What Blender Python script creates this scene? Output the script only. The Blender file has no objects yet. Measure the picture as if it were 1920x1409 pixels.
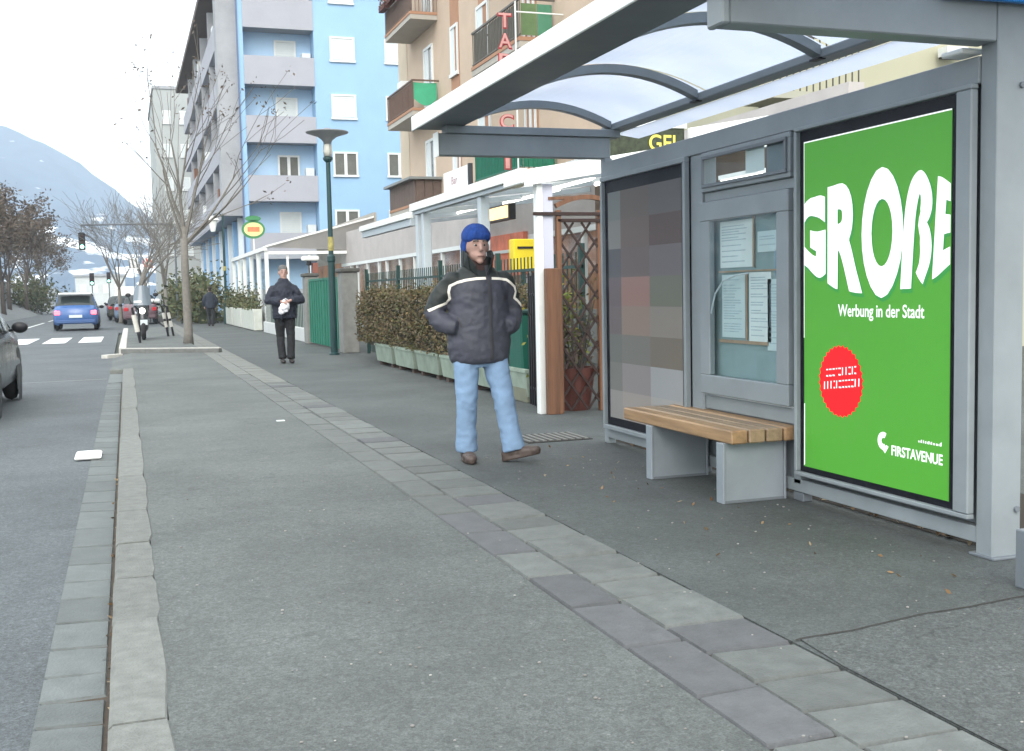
import bpy, bmesh, math, random
from math import sin, cos, pi, radians
from mathutils import Vector, Matrix, noise
from mathutils.bvhtree import BVHTree

SC = bpy.context.scene
COL = SC.collection
random.seed(7)

# ------------------------------------------------------------------ camera
cd = bpy.data.cameras.new('camera'); cam = bpy.data.objects.new('camera', cd); COL.objects.link(cam)
YAW, PIT, ROL = radians(19.0613), radians(4.3896), radians(-1.2030)
fw = Vector((sin(YAW)*cos(PIT), cos(YAW)*cos(PIT), -sin(PIT)))
rt = Vector((cos(YAW), -sin(YAW), 0)); up = rt.cross(fw)
R_ = rt*cos(ROL) + up*sin(ROL); U_ = up*cos(ROL) - rt*sin(ROL)
m3 = Matrix((R_, U_, -fw)).transposed()
cam.matrix_world = Matrix.Translation((0, 0, 1.25)) @ m3.to_4x4()
cd.sensor_width = 36.0; cd.lens = 2080/1920*36; cd.clip_start = .05; cd.clip_end = 6000
SC.camera = cam

# ------------------------------------------------------------------ sky, sun, exposure
w = bpy.data.worlds.new('World'); SC.world = w; w.use_nodes = True
nt = w.node_tree; nt.nodes.clear()
sky = nt.nodes.new('ShaderNodeTexSky'); sky.sky_type = 'NISHITA'; sky.sun_disc = False
sky.sun_elevation = radians(38); sky.sun_rotation = radians(200)
sky.air_density = 1.0; sky.dust_density = 4.0
mixw = nt.nodes.new('ShaderNodeMixRGB'); mixw.inputs[0].default_value = .80
mixw.inputs[2].default_value = (11.0, 11.4, 11.3, 1)          # even cloud layer
bgw = nt.nodes.new('ShaderNodeBackground'); bgw.inputs[1].default_value = .13
ow = nt.nodes.new('ShaderNodeOutputWorld')
nt.links.new(sky.outputs[0], mixw.inputs[1]); nt.links.new(mixw.outputs[0], bgw.inputs[0]); nt.links.new(bgw.outputs[0], ow.inputs[0])
sl = bpy.data.lights.new('sun', 'SUN'); so = bpy.data.objects.new('sun', sl); COL.objects.link(so)
sl.energy = 1.0; sl.angle = radians(40); sl.color = (1, .96, .9)
el, az = radians(38), radians(200)
sd = Vector((sin(az)*cos(el), cos(az)*cos(el), sin(el)))
so.rotation_euler = sd.to_track_quat('Z', 'Y').to_euler(); so.location = (0, 0, 60)
SC.view_settings.view_transform = 'Standard'; SC.view_settings.look = 'None'
SC.view_settings.gamma = 1; SC.view_settings.use_curve_mapping = False
SC.view_settings.exposure = .97
SC.render.engine = 'CYCLES'
SC.cycles.use_denoising = True
SC.cycles.max_bounces = 8; SC.cycles.diffuse_bounces = 3; SC.cycles.transparent_max_bounces = 12
SC.cycles.volume_bounces = 2

# ------------------------------------------------------------------ materials
MATS = {}
def M(name, col, rough=.6, var=.12, vs=5., bump=0., bs=60., metal=0., spec=.4, rand=0., alpha=None, emit=0., bd=.01, st=None):
    if name in MATS: return MATS[name]
    m = bpy.data.materials.new(name); m.use_nodes = True; t = m.node_tree; N, L = t.nodes, t.links
    p = N['Principled BSDF']; p.inputs['Roughness'].default_value = rough; p.inputs['Metallic'].default_value = metal
    p.inputs['Specular IOR Level'].default_value = spec
    tc = N.new('ShaderNodeTexCoord'); nz = N.new('ShaderNodeTexNoise'); nz.inputs['Scale'].default_value = vs
    nz.inputs['Detail'].default_value = 7; nz.inputs['Roughness'].default_value = .65
    src = tc.outputs['Object']
    if st:
        mpn = N.new('ShaderNodeMapping'); mpn.inputs['Scale'].default_value = st; L.new(src, mpn.inputs[0]); src = mpn.outputs[0]
    L.new(src, nz.inputs['Vector'])
    mr = N.new('ShaderNodeMapRange'); mr.inputs[1].default_value = .25; mr.inputs[2].default_value = .75
    mr.inputs[3].default_value = 1-var; mr.inputs[4].default_value = 1+var
    L.new(nz.outputs['Fac'], mr.inputs[0])
    fac = mr.outputs[0]
    if rand:
        oi = N.new('ShaderNodeObjectInfo'); m2 = N.new('ShaderNodeMapRange')
        m2.inputs[3].default_value = 1-rand; m2.inputs[4].default_value = 1+rand
        L.new(oi.outputs['Random'], m2.inputs[0]); mu = N.new('ShaderNodeMath'); mu.operation = 'MULTIPLY'
        L.new(fac, mu.inputs[0]); L.new(m2.outputs[0], mu.inputs[1]); fac = mu.outputs[0]
    vm = N.new('ShaderNodeVectorMath'); vm.operation = 'SCALE'; vm.inputs[0].default_value = col[:3]
    L.new(fac, vm.inputs['Scale']); L.new(vm.outputs[0], p.inputs['Base Color'])
    if emit:
        L.new(vm.outputs[0], p.inputs['Emission Color']); p.inputs['Emission Strength'].default_value = emit
    rr = N.new('ShaderNodeMapRange'); rr.inputs[1].default_value = .3; rr.inputs[2].default_value = .7
    rr.inputs[3].default_value = max(.02, rough-.08); rr.inputs[4].default_value = min(1, rough+.08)
    L.new(nz.outputs['Fac'], rr.inputs[0]); L.new(rr.outputs[0], p.inputs['Roughness'])
    if bump:
        n2 = N.new('ShaderNodeTexNoise'); n2.inputs['Scale'].default_value = bs; n2.inputs['Detail'].default_value = 5
        L.new(src, n2.inputs['Vector']); b = N.new('ShaderNodeBump')
        b.inputs['Strength'].default_value = bump; b.inputs['Distance'].default_value = bd
        L.new(n2.outputs['Fac'], b.inputs['Height']); L.new(b.outputs[0], p.inputs['Normal'])
    MATS[name] = m; return m

def asphalt(name, col, light, speck=.5, big=.22):
    m = bpy.data.materials.new(name); m.use_nodes = True; t = m.node_tree; N, L = t.nodes, t.links
    p = N['Principled BSDF']; p.inputs['Roughness'].default_value = .72; p.inputs['Specular IOR Level'].default_value = .4
    tc = N.new('ShaderNodeTexCoord')
    def nz(s, d=6, r=.6):
        n = N.new('ShaderNodeTexNoise'); n.inputs['Scale'].default_value = s; n.inputs['Detail'].default_value = d
        n.inputs['Roughness'].default_value = r; L.new(tc.outputs['Object'], n.inputs['Vector']); return n.outputs['Fac']
    def mrange(s, a, b, c, d):
        n = N.new('ShaderNodeMapRange'); [setattr(n.inputs[i+1], 'default_value', v) for i, v in enumerate((a, b, c, d))]
        L.new(s, n.inputs[0]); return n.outputs[0]
    def mul(a, b):
        n = N.new('ShaderNodeMath'); n.operation = 'MULTIPLY'; L.new(a, n.inputs[0]); L.new(b, n.inputs[1]); return n.outputs[0]
    f = mul(mrange(nz(.7, 8), .3, .7, 1-big, 1+big), mrange(nz(6, 6, .7), .3, .7, .93, 1.07))
    f = mul(f, mrange(nz(140, 3, .8), .3, .7, 1-speck*.45, 1+speck*.45))
    f = mul(f, mrange(nz(48, 4, .75), .3, .7, 1-speck*.14, 1+speck*.14))
    f = mul(f, mrange(nz(1.9, 3, .5), .62, .72, 1, .90))
    va = N.new('ShaderNodeTexVoronoi'); va.inputs['Scale'].default_value = 85; L.new(tc.outputs['Object'], va.inputs['Vector'])
    vac = N.new('ShaderNodeSeparateColor'); L.new(va.outputs['Color'], vac.inputs[0])
    f = mul(f, mrange(vac.outputs[1], 0, 1, 1-speck*.20, 1+speck*.22))
    vb = N.new('ShaderNodeTexVoronoi'); vb.inputs['Scale'].default_value = 34; L.new(tc.outputs['Object'], vb.inputs['Vector'])
    vbc = N.new('ShaderNodeSeparateColor'); L.new(vb.outputs['Color'], vbc.inputs[0])
    f = mul(f, mrange(vbc.outputs[1], .0, 1, 1-speck*.10, 1+speck*.10))
    wv = N.new('ShaderNodeTexNoise'); wv.inputs['Scale'].default_value = 2.2; wv.inputs['Detail'].default_value = 5; L.new(tc.outputs['Object'], wv.inputs['Vector'])
    wm = N.new('ShaderNodeMixRGB'); wm.blend_type = 'ADD'; wm.inputs[0].default_value = .55; L.new(tc.outputs['Object'], wm.inputs[1]); L.new(wv.outputs['Color'], wm.inputs[2])
    v3 = N.new('ShaderNodeTexVoronoi'); v3.feature = 'DISTANCE_TO_EDGE'; v3.inputs['Scale'].default_value = .42; L.new(wm.outputs[0], v3.inputs['Vector'])
    f = mul(f, mrange(v3.outputs['Distance'], .0010, .0035, .80, 1))
    v2 = N.new('ShaderNodeTexVoronoi'); v2.inputs['Scale'].default_value = 2.3; L.new(tc.outputs['Object'], v2.inputs['Vector'])
    f = mul(f, mrange(v2.outputs['Distance'], .045, .075, .80, 1))
    vm = N.new('ShaderNodeVectorMath'); vm.operation = 'SCALE'; vm.inputs[0].default_value = col; L.new(f, vm.inputs['Scale'])
    vo = N.new('ShaderNodeTexVoronoi'); vo.inputs['Scale'].default_value = 26; L.new(tc.outputs['Object'], vo.inputs['Vector'])
    vsz = N.new('ShaderNodeSeparateColor'); L.new(vo.outputs['Color'], vsz.inputs[0])
    th = mul(mrange(vo.outputs['Distance'], .10, .20, 1, 0), mrange(vsz.outputs[0], .72, .92, 0, .55))
    mx = N.new('ShaderNodeMixRGB'); L.new(th, mx.inputs[0]); L.new(vm.outputs[0], mx.inputs[1]); mx.inputs[2].default_value = (*light, 1)
    L.new(mx.outputs[0], p.inputs['Base Color'])
    b = N.new('ShaderNodeBump'); b.inputs['Strength'].default_value = .5; b.inputs['Distance'].default_value = .006
    L.new(nz(110, 4, .8), b.inputs['Height']); L.new(b.outputs[0], p.inputs['Normal'])
    MATS[name] = m; return m

def leafmat(name, cols, rough=.7):
    m = bpy.data.materials.new(name); m.use_nodes = True; t = m.node_tree; N, L = t.nodes, t.links
    p = N['Principled BSDF']; p.inputs['Roughness'].default_value = rough; p.inputs['Specular IOR Level'].default_value = .2
    g = N.new('ShaderNodeNewGeometry'); cr = N.new('ShaderNodeValToRGB'); cr.color_ramp.interpolation = 'LINEAR'
    e = cr.color_ramp.elements
    while len(e) < len(cols): e.new(.5)
    for i, c in enumerate(cols): e[i].position = i/(len(cols)-1); e[i].color = (*c, 1)
    L.new(g.outputs['Random Per Island'], cr.inputs[0]); L.new(cr.outputs[0], p.inputs['Base Color'])
    MATS[name] = m; return m

def facing(N, L, k=.7):
    lw = N.new('ShaderNodeLayerWeight'); lw.inputs[0].default_value = .5
    pw = N.new('ShaderNodeMath'); pw.operation = 'POWER'; pw.inputs[1].default_value = 5; L.new(lw.outputs['Facing'], pw.inputs[0])
    ma = N.new('ShaderNodeMath'); ma.operation = 'MULTIPLY_ADD'; ma.inputs[1].default_value = k; ma.inputs[2].default_value = .03*min(1, k*1.4); L.new(pw.outputs[0], ma.inputs[0])
    return ma.outputs[0]

def glassmat(name, tint=(.9, .95, .95), k=.7, rough=.04):
    m = bpy.data.materials.new(name); m.use_nodes = True; t = m.node_tree; N, L = t.nodes, t.links
    N.clear(); o = N.new('ShaderNodeOutputMaterial'); tr = N.new('ShaderNodeBsdfTransparent'); tr.inputs[0].default_value = (*tint, 1)
    gl = N.new('ShaderNodeBsdfGlossy'); gl.inputs['Roughness'].default_value = rough; gl.inputs[0].default_value = (.9, .95, 1, 1)
    fr = facing(N, L, k)
    mx = N.new('ShaderNodeMixShader'); L.new(fr, mx.inputs[0]); L.new(tr.outputs[0], mx.inputs[1]); L.new(gl.outputs[0], mx.inputs[2])
    L.new(mx.outputs[0], o.inputs[0]); MATS[name] = m; return m

def panemat(name, col, trans=.35):
    m = bpy.data.materials.new(name); m.use_nodes = True; t = m.node_tree; N, L = t.nodes, t.links
    N.clear(); o = N.new('ShaderNodeOutputMaterial')
    tl = N.new('ShaderNodeBsdfTranslucent'); df = N.new('ShaderNodeBsdfDiffuse'); gl = N.new('ShaderNodeBsdfGlossy'); gl.inputs['Roughness'].default_value = .18
    tc = N.new('ShaderNodeTexCoord'); nz = N.new('ShaderNodeTexNoise'); nz.inputs['Scale'].default_value = 1.6; nz.inputs['Detail'].default_value = 8
    L.new(tc.outputs['Object'], nz.inputs['Vector'])
    cr = N.new('ShaderNodeValToRGB'); cr.color_ramp.elements[0].position = .3; cr.color_ramp.elements[1].position = .75
    cr.color_ramp.elements[0].color = (col[0]*.82, col[1]*.84, col[2]*.88, 1); cr.color_ramp.elements[1].color = (*col, 1)
    L.new(nz.outputs['Fac'], cr.inputs[0]); L.new(cr.outputs[0], tl.inputs[0]); L.new(cr.outputs[0], df.inputs[0])
    a = N.new('ShaderNodeMixShader'); a.inputs[0].default_value = .25; L.new(tl.outputs[0], a.inputs[1]); L.new(df.outputs[0], a.inputs[2])
    fr = facing(N, L)
    b = N.new('ShaderNodeMixShader'); L.new(fr, b.inputs[0]); L.new(a.outputs[0], b.inputs[1]); L.new(gl.outputs[0], b.inputs[2])
    L.new(b.outputs[0], o.inputs[0]); MATS[name] = m; return m

road_m = asphalt('road_asphalt', (.078, .090, .097), (.24, .26, .27), 1., .2)
walk_m = asphalt('pavement_asphalt', (.092, .101, .098), (.25, .26, .25), .9, .26)
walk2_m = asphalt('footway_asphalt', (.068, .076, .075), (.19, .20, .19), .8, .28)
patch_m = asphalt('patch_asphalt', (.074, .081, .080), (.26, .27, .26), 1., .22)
stone_m = M('kerb_stone', (.160, .168, .158), .85, .30, 14, .7, 110, rand=.10)
gutter_m = M('gutter_stone', (.122, .136, .136), .8, .24, 9, .5, 90, rand=.14)
paver_m = M('paver_stone', (.116, .126, .122), .8, .26, 10, .5, 90, rand=.15)
paver_b = M('paver_stone_blue', (.096, .100, .106), .8, .24, 10, .5, 90, rand=.12)
joint_m = M('joint_dirt', (.038, .036, .033), .95, .3, 30)
dirt_m = M('gutter_dirt', (.075, .060, .048), .95, .4, 12, .5, 60)
paint_m = M('road_paint', (.70, .71, .70), .7, .15, 10)
steel_m = M('grey_coated_steel', (.225, .256, .274), .45, .16, 2.2, .04, 200, spec=.4)
leg_m = M('pale_grey_steel', (.235, .27, .30), .45, .14, 3, .04, 200)
steel_d = M('dark_grey_steel', (.14, .16, .18), .45, .08, 3)
steel_w = M('white_coated_metal', (.80, .82, .80), .4, .06, 4)
alu_m = M('pale_aluminium', (.46, .52, .56), .4, .08, 5)
black_m = M('black_plastic', (.012, .012, .015), .4, .1, 9)
rubber_m = M('rubber', (.016, .016, .018), .8, .2, 20)
dkgreen = M('dark_green_iron', (.012, .045, .040), .5, .15, 8)
pole_m = M('dark_green_paint', (.010, .040, .042), .4, .15, 8)
gategr = M('gate_green_paint', (.016, .150, .100), .55, .2, 3)
conc_m = M('rough_concrete', (.200, .205, .195), .9, .25, 5, .6, 40)
wood_m = M('bench_wood', (.26, .165, .088), .45, .45, 14, .35, 40, rand=.14, st=(1.4, .10, 1.4))
woodw_m = M('bench_wood_worn', (.285, .205, .13), .45, .45, 14, .35, 40, rand=.16, st=(1.4, .10, 1.4))
brown_w = M('brown_stained_wood', (.150, .068, .034), .5, .55, 16, .3, 30, st=(1.5, 1.5, .09))
dark_w = M('dark_lattice_wood', (.028, .013, .010), .6, .25, 9)
green_p = M('poster_green', (.066, .285, .026), .5, .02, 2, emit=.22)
white_p = M('poster_white', (.80, .80, .80), .5, .01, 2, emit=.42)
red_p = M('poster_red', (.80, .004, .008), .45, .01, 2, emit=.55)
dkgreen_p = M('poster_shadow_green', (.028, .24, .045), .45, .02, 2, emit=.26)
glass_m = glassmat('clear_glass')
antiglare = glassmat('antiglare_glass', (.97, .98, .98), k=.10)
roofp_m = panemat('milky_roof_sheet', (.54, .59, .70))
awn_m = panemat('white_awning_cloth', (.86, .88, .87))
canvas_m = panemat('beige_awning_cloth', (.55, .53, .50))
wglass = M('dark_window_glass', (.13, .135, .125), .06, .2, 3, spec=.7)
wframe = M('white_window_frame', (.66, .69, .69), .5, .06, 5)
shut_m = M('white_roller_shutter', (.60, .65, .66), .55, .05, 6)
salmon = M('salmon_plaster', (.50, .395, .305), .9, .10, .8, .2, 60)
salmon2 = M('brown_plaster', (.36, .20, .125), .9, .12, 1.5, .2, 60)
sky_pl = M('light_blue_plaster', (.28, .45, .65), .9, .09, .5, .15, 50)
sky_pl2 = M('mid_blue_plaster', (.40, .57, .76), .9, .10, .6, .15, 50)
greypl = M('grey_parapet_plaster', (.345, .355, .40), .9, .07, .8, .15, 50)
greypl2 = M('grey_side_plaster', (.31, .325, .35), .9, .2, .6, .15, 50)
beigepl = M('beige_plaster', (.40, .39, .29), .9, .08, .9, .15, 50)
palewall = M('pale_wall', (.50, .52, .52), .9, .1, .5)
towerpl = M('pale_grey_concrete', (.36, .385, .385), .9, .14, .3)
bark_m = M('grey_bark', (.165, .155, .140), .9, .25, 14, .6, 40)
bark_d = M('dark_bark', (.075, .062, .055), .9, .25, 10)
terra_m = M('terracotta', (.095, .030, .022), .7, .2, 8)
planter_m = M('pale_green_planter', (.225, .280, .232), .85, .30, 4, .3, 40, rand=.12)
planter_w = M('whitish_planter', (.46, .48, .44), .8, .14, 5)
soil_m = M('soil', (.030, .024, .018), .95, .3, 20)
yellow_m = M('yellow_enamel', (.72, .56, .015), .4, .06, 5)
hedge_m = leafmat('hedge_leaves', [(.06, .062, .030), (.10, .088, .048), (.145, .105, .070), (.165, .130, .085), (.075, .095, .040), (.20, .135, .065)])
shrub_m = leafmat('shrub_leaves', [(.055, .072, .038), (.080, .100, .050), (.110, .125, .062), (.130, .115, .060), (.065, .085, .045)])
dry_m = leafmat('dry_brown_leaves', [(.090, .070, .056), (.120, .092, .072), (.080, .066, .054), (.140, .108, .084), (.075, .070, .056)])
litter_l = leafmat('fallen_leaves', [(.10, .055, .025), (.19, .12, .06), (.30, .24, .16), (.06, .04, .02)])
flower_m = leafmat('balcony_flowers', [(.05, .12, .03), (.30, .03, .05), (.08, .05, .02), (.45, .40, .38), (.05, .16, .05)])
pebble_m = leafmat('pale_grit', [(.14, .14, .13), (.26, .26, .25), (.20, .19, .18), (.36, .36, .34)])
lampglow = M('lit_shop_lamp', (1., .95, .85), .5, .02, 3, emit=2.2)
warmwin = M('warm_lit_interior', (.22, .105, .055), .6, .8, 1.6, emit=.22)
litsign = M('lit_sign_face', (.95, .66, .30), .5, .15, 6, emit=.9)

# ------------------------------------------------------------------ mesh helpers
ORG = {}
def org_of(o):
    v = Vector((0, 0, 0))
    while o is not None:
        v = v + Vector(ORG.get(o.name, (0, 0, 0))); o = o.parent
    return v

class MB:
    def __init__(s): s.v = []; s.f = []
    def add(s, vs, fs, mx=None):
        n = len(s.v)
        s.v += [tuple(mx @ Vector(p)) if mx is not None else tuple(p) for p in vs]
        s.f += [tuple(i+n for i in f) for f in fs]; return s
    def box(s, x0, x1, y0, y1, z0, z1, mx=None):
        x0, x1 = min(x0, x1), max(x0, x1); y0, y1 = min(y0, y1), max(y0, y1); z0, z1 = min(z0, z1), max(z0, z1)
        vs = [(x, y, z) for z in (z0, z1) for y in (y0, y1) for x in (x0, x1)]
        return s.add(vs, [(0, 2, 3, 1), (4, 5, 7, 6), (0, 1, 5, 4), (2, 6, 7, 3), (0, 4, 6, 2), (1, 3, 7, 5)], mx)
    def bar(s, p, q, wd, ht, upv=(0, 0, 1)):
        p, q = Vector(p), Vector(q); d = q-p; L = d.length; d.normalize(); u = Vector(upv)
        if abs(d.dot(u)) > .99: u = Vector((1, 0, 0))
        r = d.cross(u).normalized(); u = r.cross(d)
        mx = Matrix((r, d, u)).transposed().to_4x4(); mx.translation = p
        return s.box(-wd/2, wd/2, 0, L, -ht/2, ht/2, mx)
    def tube(s, pts, rad, n=8, cap=True, sx=1, sy=1):
        pts = [Vector(p) for p in pts]
        if not isinstance(rad, (list, tuple)): rad = [rad]*len(pts)
        vs = []; fs = []; pr = None
        for i, p in enumerate(pts):
            d = (pts[min(i+1, len(pts)-1)] - pts[max(i-1, 0)]).normalized()
            if pr is None:
                a = Vector((1, 0, 0)) if abs(d.x) < .9 else Vector((0, 1, 0)); r = (a - d*a.dot(d)).normalized()
            else: r = (pr - d*pr.dot(d)).normalized()
            pr = r; u = d.cross(r)
            for k in range(n):
                a = 2*pi*k/n; vs.append(p + r*(cos(a)*rad[i]*sx) + u*(sin(a)*rad[i]*sy))
        for i in range(len(pts)-1):
            for k in range(n):
                fs.append((i*n+k, i*n+(k+1) % n, (i+1)*n+(k+1) % n, (i+1)*n+k))
        if cap: fs.append(tuple(range(n-1, -1, -1))); fs.append(tuple((len(pts)-1)*n+k for k in range(n)))
        return s.add(vs, fs)
    def cyl(s, p, q, r, n=12): return s.tube([p, q], r, n)
    def rings(s, rs, n=20, cap=True):                      # (cx,cy,cz,rx,ry)
        vs = []; fs = []
        for (cx, cy, cz, rx, ry) in rs:
            for k in range(n): a = 2*pi*k/n; vs.append((cx+cos(a)*rx, cy+sin(a)*ry, cz))
        for i in range(len(rs)-1):
            for k in range(n): fs.append((i*n+k, i*n+(k+1) % n, (i+1)*n+(k+1) % n, (i+1)*n+k))
        if cap: fs.append(tuple(range(n-1, -1, -1))); fs.append(tuple((len(rs)-1)*n+k for k in range(n)))
        return s.add(vs, fs)
    def lathe(s, prof, c=(0, 0, 0), n=20, mx=None):
        vs = []; fs = []
        for (r, z) in prof:
            for k in range(n): a = 2*pi*k/n; vs.append((c[0]+cos(a)*r, c[1]+sin(a)*r, c[2]+z))
        for i in range(len(prof)-1):
            for k in range(n): fs.append((i*n+k, i*n+(k+1) % n, (i+1)*n+(k+1) % n, (i+1)*n+k))
        fs.append(tuple(range(n-1, -1, -1))); fs.append(tuple((len(prof)-1)*n+k for k in range(n)))
        return s.add(vs, fs, mx)
    def ball(s, c, r, n=12, m=8):
        if not isinstance(r, (list, tuple)): r = (r, r, r)
        prof = [(sin(pi*i/m), -cos(pi*i/m)) for i in range(1, m)]
        vs = [(c[0], c[1], c[2]-r[2])]; fs = []
        for (a, z) in prof:
            for k in range(n): t = 2*pi*k/n; vs.append((c[0]+cos(t)*a*r[0], c[1]+sin(t)*a*r[1], c[2]+z*r[2]))
        vs.append((c[0], c[1], c[2]+r[2])); T = len(vs)-1
        for k in range(n):
            fs.append((0, 1+(k+1) % n, 1+k)); b = 1+(m-2)*n; fs.append((b+k, b+(k+1) % n, T))
        for i in range(m-2):
            for k in range(n): a = 1+i*n; fs.append((a+k, a+(k+1) % n, a+n+(k+1) % n, a+n+k))
        return s.add(vs, fs)
    def prism(s, pts, dv):                                  # polygon (3D pts) extruded along dv
        dv = Vector(dv); n = len(pts); a = [Vector(p) for p in pts]; b = [p+dv for p in a]
        fs = [tuple(range(n-1, -1, -1)), tuple(range(n, 2*n))] + [(i, (i+1) % n, n+(i+1) % n, n+i) for i in range(n)]
        return s.add(a+b, fs)
    def quad(s, *p): return s.add(p, [tuple(range(len(p)))])
    def build(s, name, mat, parent=None, bevel=0, smooth=False, kind=None, label=None, seg=1):
        o = org_of(parent)
        me = bpy.data.meshes.new(name)
        me.from_pydata([(p[0]-o.x, p[1]-o.y, p[2]-o.z) for p in s.v], [], s.f)
        if bevel:
            bm = bmesh.new(); bm.from_mesh(me); bmesh.ops.recalc_face_normals(bm, faces=bm.faces)
            bmesh.ops.bevel(bm, geom=bm.edges[:], offset=bevel, segments=seg, affect='EDGES', clamp_overlap=True)
            bm.to_mesh(me); bm.free()
        else:
            bm = bmesh.new(); bm.from_mesh(me); bmesh.ops.recalc_face_normals(bm, faces=bm.faces); bm.to_mesh(me); bm.free()
        if smooth:
            for p in me.polygons: p.use_smooth = True
        me.materials.append(mat)
        ob = bpy.data.objects.new(name, me); COL.objects.link(ob)
        if parent is not None: ob.parent = parent
        if kind: ob['kind'] = kind
        if label: ob['label'] = label
        return ob

def tag(o, label, cat, group=None):
    o['label'] = label; o['category'] = cat
    if group: o['group'] = group
    return o
def thing(name, label, cat, loc=(0, 0, 0), group=None):
    o = bpy.data.objects.new(name, None); o.empty_display_size = .2; COL.objects.link(o); o.location = loc
    ORG[o.name] = tuple(loc); return tag(o, label, cat, group)
def copy_tree(o, parent=None):
    c = o.copy(); COL.objects.link(c)
    if parent is not None: c.parent = parent
    for ch in list(o.children): copy_tree(ch, c)
    return c
def place(o, loc, rz=0, label=None):
    o.location = loc; o.rotation_euler = (0, 0, rz)
    if label: o['label'] = label
    return o

def evald(ob):
    dg = bpy.context.evaluated_depsgraph_get(); dg.update()
    return bpy.data.meshes.new_from_object(ob.evaluated_get(dg))
def blob(mb, name, mat, parent, voxel=.02, smooth=6, wrinkle=0., wscale=(9, 9, 4), seed=0):
    """union of overlapping closed shapes as ONE continuous surface"""
    ob = mb.build(name, mat, parent)
    r = ob.modifiers.new('r', 'REMESH'); r.mode = 'VOXEL'; r.voxel_size = voxel
    if smooth: q = ob.modifiers.new('s', 'SMOOTH'); q.factor = .5; q.iterations = smooth
    me = evald(ob); ob.modifiers.clear(); old = ob.data; ob.data = me; bpy.data.meshes.remove(old)
    if not me.materials: me.materials.append(mat)
    if wrinkle:
        ns = [v.normal.copy() for v in me.vertices]
        for v, n in zip(me.vertices, ns):
            p = v.co
            a = noise.noise(Vector((p.x*wscale[0]+seed, p.y*wscale[1], p.z*wscale[2])))
            b = noise.noise(Vector((p.x*5+p.z*16+seed*3, p.y*7, p.z*9-p.x*12)))
            c = noise.noise(Vector((p.x*30, p.y*30+seed, p.z*22)))
            v.co = p + n*wrinkle*(a*.7+(.5-abs(b))*.9+c*.25)
    for p in me.polygons: p.use_smooth = True
    return ob

def text_mesh(body, offset=0., size=1.):
    cu = bpy.data.curves.new('lettering', 'FONT'); cu.body = body; cu.size = size; cu.offset = offset; cu.resolution_u = 6
    ob = bpy.data.objects.new('lettering', cu); COL.objects.link(ob)
    me = evald(ob); bpy.data.objects.remove(ob); bpy.data.curves.remove(cu)
    bm = bmesh.new(); bm.from_mesh(me); bmesh.ops.triangulate(bm, faces=bm.faces[:])
    vs = [v.co.copy() for v in bm.verts]
    bm.verts.index_update(); fs = [tuple(v.index for v in f.verts) for f in bm.faces]; bm.free(); bpy.data.meshes.remove(me)
    return vs, fs
def subdiv(vs, fs, maxlen):
    bm = bmesh.new(); bv = [bm.verts.new(v) for v in vs]
    for f in fs:
        try: bm.faces.new([bv[i] for i in f])
        except ValueError: pass
    for _ in range(4):
        es = [e for e in bm.edges if e.calc_length() > maxlen]
        if not es: break
        bmesh.ops.subdivide_edges(bm, edges=es, cuts=1); bmesh.ops.triangulate(bm, faces=bm.faces[:])
    bm.verts.index_update(); r = [v.co.copy() for v in bm.verts], [tuple(v.index for v in f.verts) for f in bm.faces]; bm.free(); return r
def letters(mb, body, fn, u0, u1, v0, v1, offset=.0, depth=0):
    """fit lettering in a box; fn(u,v)->world"""
    vs, fs = text_mesh(body, offset)
    xs = [p.x for p in vs]; ys = [p.y for p in vs]; ax, bx, ay, by = min(xs), max(xs), min(ys), max(ys)
    mb.add([fn(u0+(p.x-ax)/(bx-ax)*(u1-u0), v0+(p.y-ay)/(by-ay)*(v1-v0)) for p in vs], fs); return mb

def leaves(mb, n, fn, size, seed=1):
    rnd = random.Random(seed)
    for _ in range(n):
        p = fn(rnd)
        if p is None: continue
        p = Vector(p); s = size*rnd.uniform(.6, 1.3)
        a = Vector((rnd.gauss(0, 1), rnd.gauss(0, 1), rnd.gauss(0, 1))).normalized()
        b = a.orthogonal().normalized(); b = Matrix.Rotation(rnd.uniform(0, 6.28), 3, a) @ b; c = a.cross(b)
        mb.add([p-b*s, p+c*s*.45, p+b*s, p-c*s*.45], [(0, 1, 2, 3)])
    return mb

# =================================================================== SETTING
def structure(ob): ob['kind'] = 'structure'; return ob
def stuff(ob): ob['kind'] = 'stuff'; return ob
ground_m = M('far_ground', (.09, .10, .085), .95, .3, .02)
structure(MB().quad((-1400, -90, -.16), (1400, -90, -.16), (1400, 2400, -.16), (-1400, 2400, -.16)).build('ground', ground_m))
road = structure(MB().box(-7.4, -.325, -6, 420, -.30, -.08).build('road', road_m))
Z = -.076
def line(x0, x1, y0, y1, z=Z): return MB().box(x0, x1, y0, y1, -.0795, z)
for i, xc in enumerate((-1.12, -2.15, -3.2, -4.25, -5.3, -6.3)):
    line(xc-.33, xc+.33, 36.6, 41.6).build('crossing_stripe', paint_m, road)
mb = MB()
mb.add([(-1.0-.5, 19.4, Z), (-.36, 19.52, Z), (-.36, 19.60, Z), (-1.5, 19.48, Z)], [(0, 1, 2, 3)])
mb.add([(-3.6, 19.2, Z), (-1.5, 19.4, Z), (-1.5, 19.48, Z), (-3.6, 19.28, Z)], [(0, 1, 2, 3)])
stuff(mb.build('worn_stop_line', M('worn_paint', (.22, .23, .235), .8, .3, 20), road))
line(-4.62, -4.5, 46, 70).build('centre_line', paint_m, road)
line(-4.62, -4.5, 74, 110).build('centre_line', paint_m, road)

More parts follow.
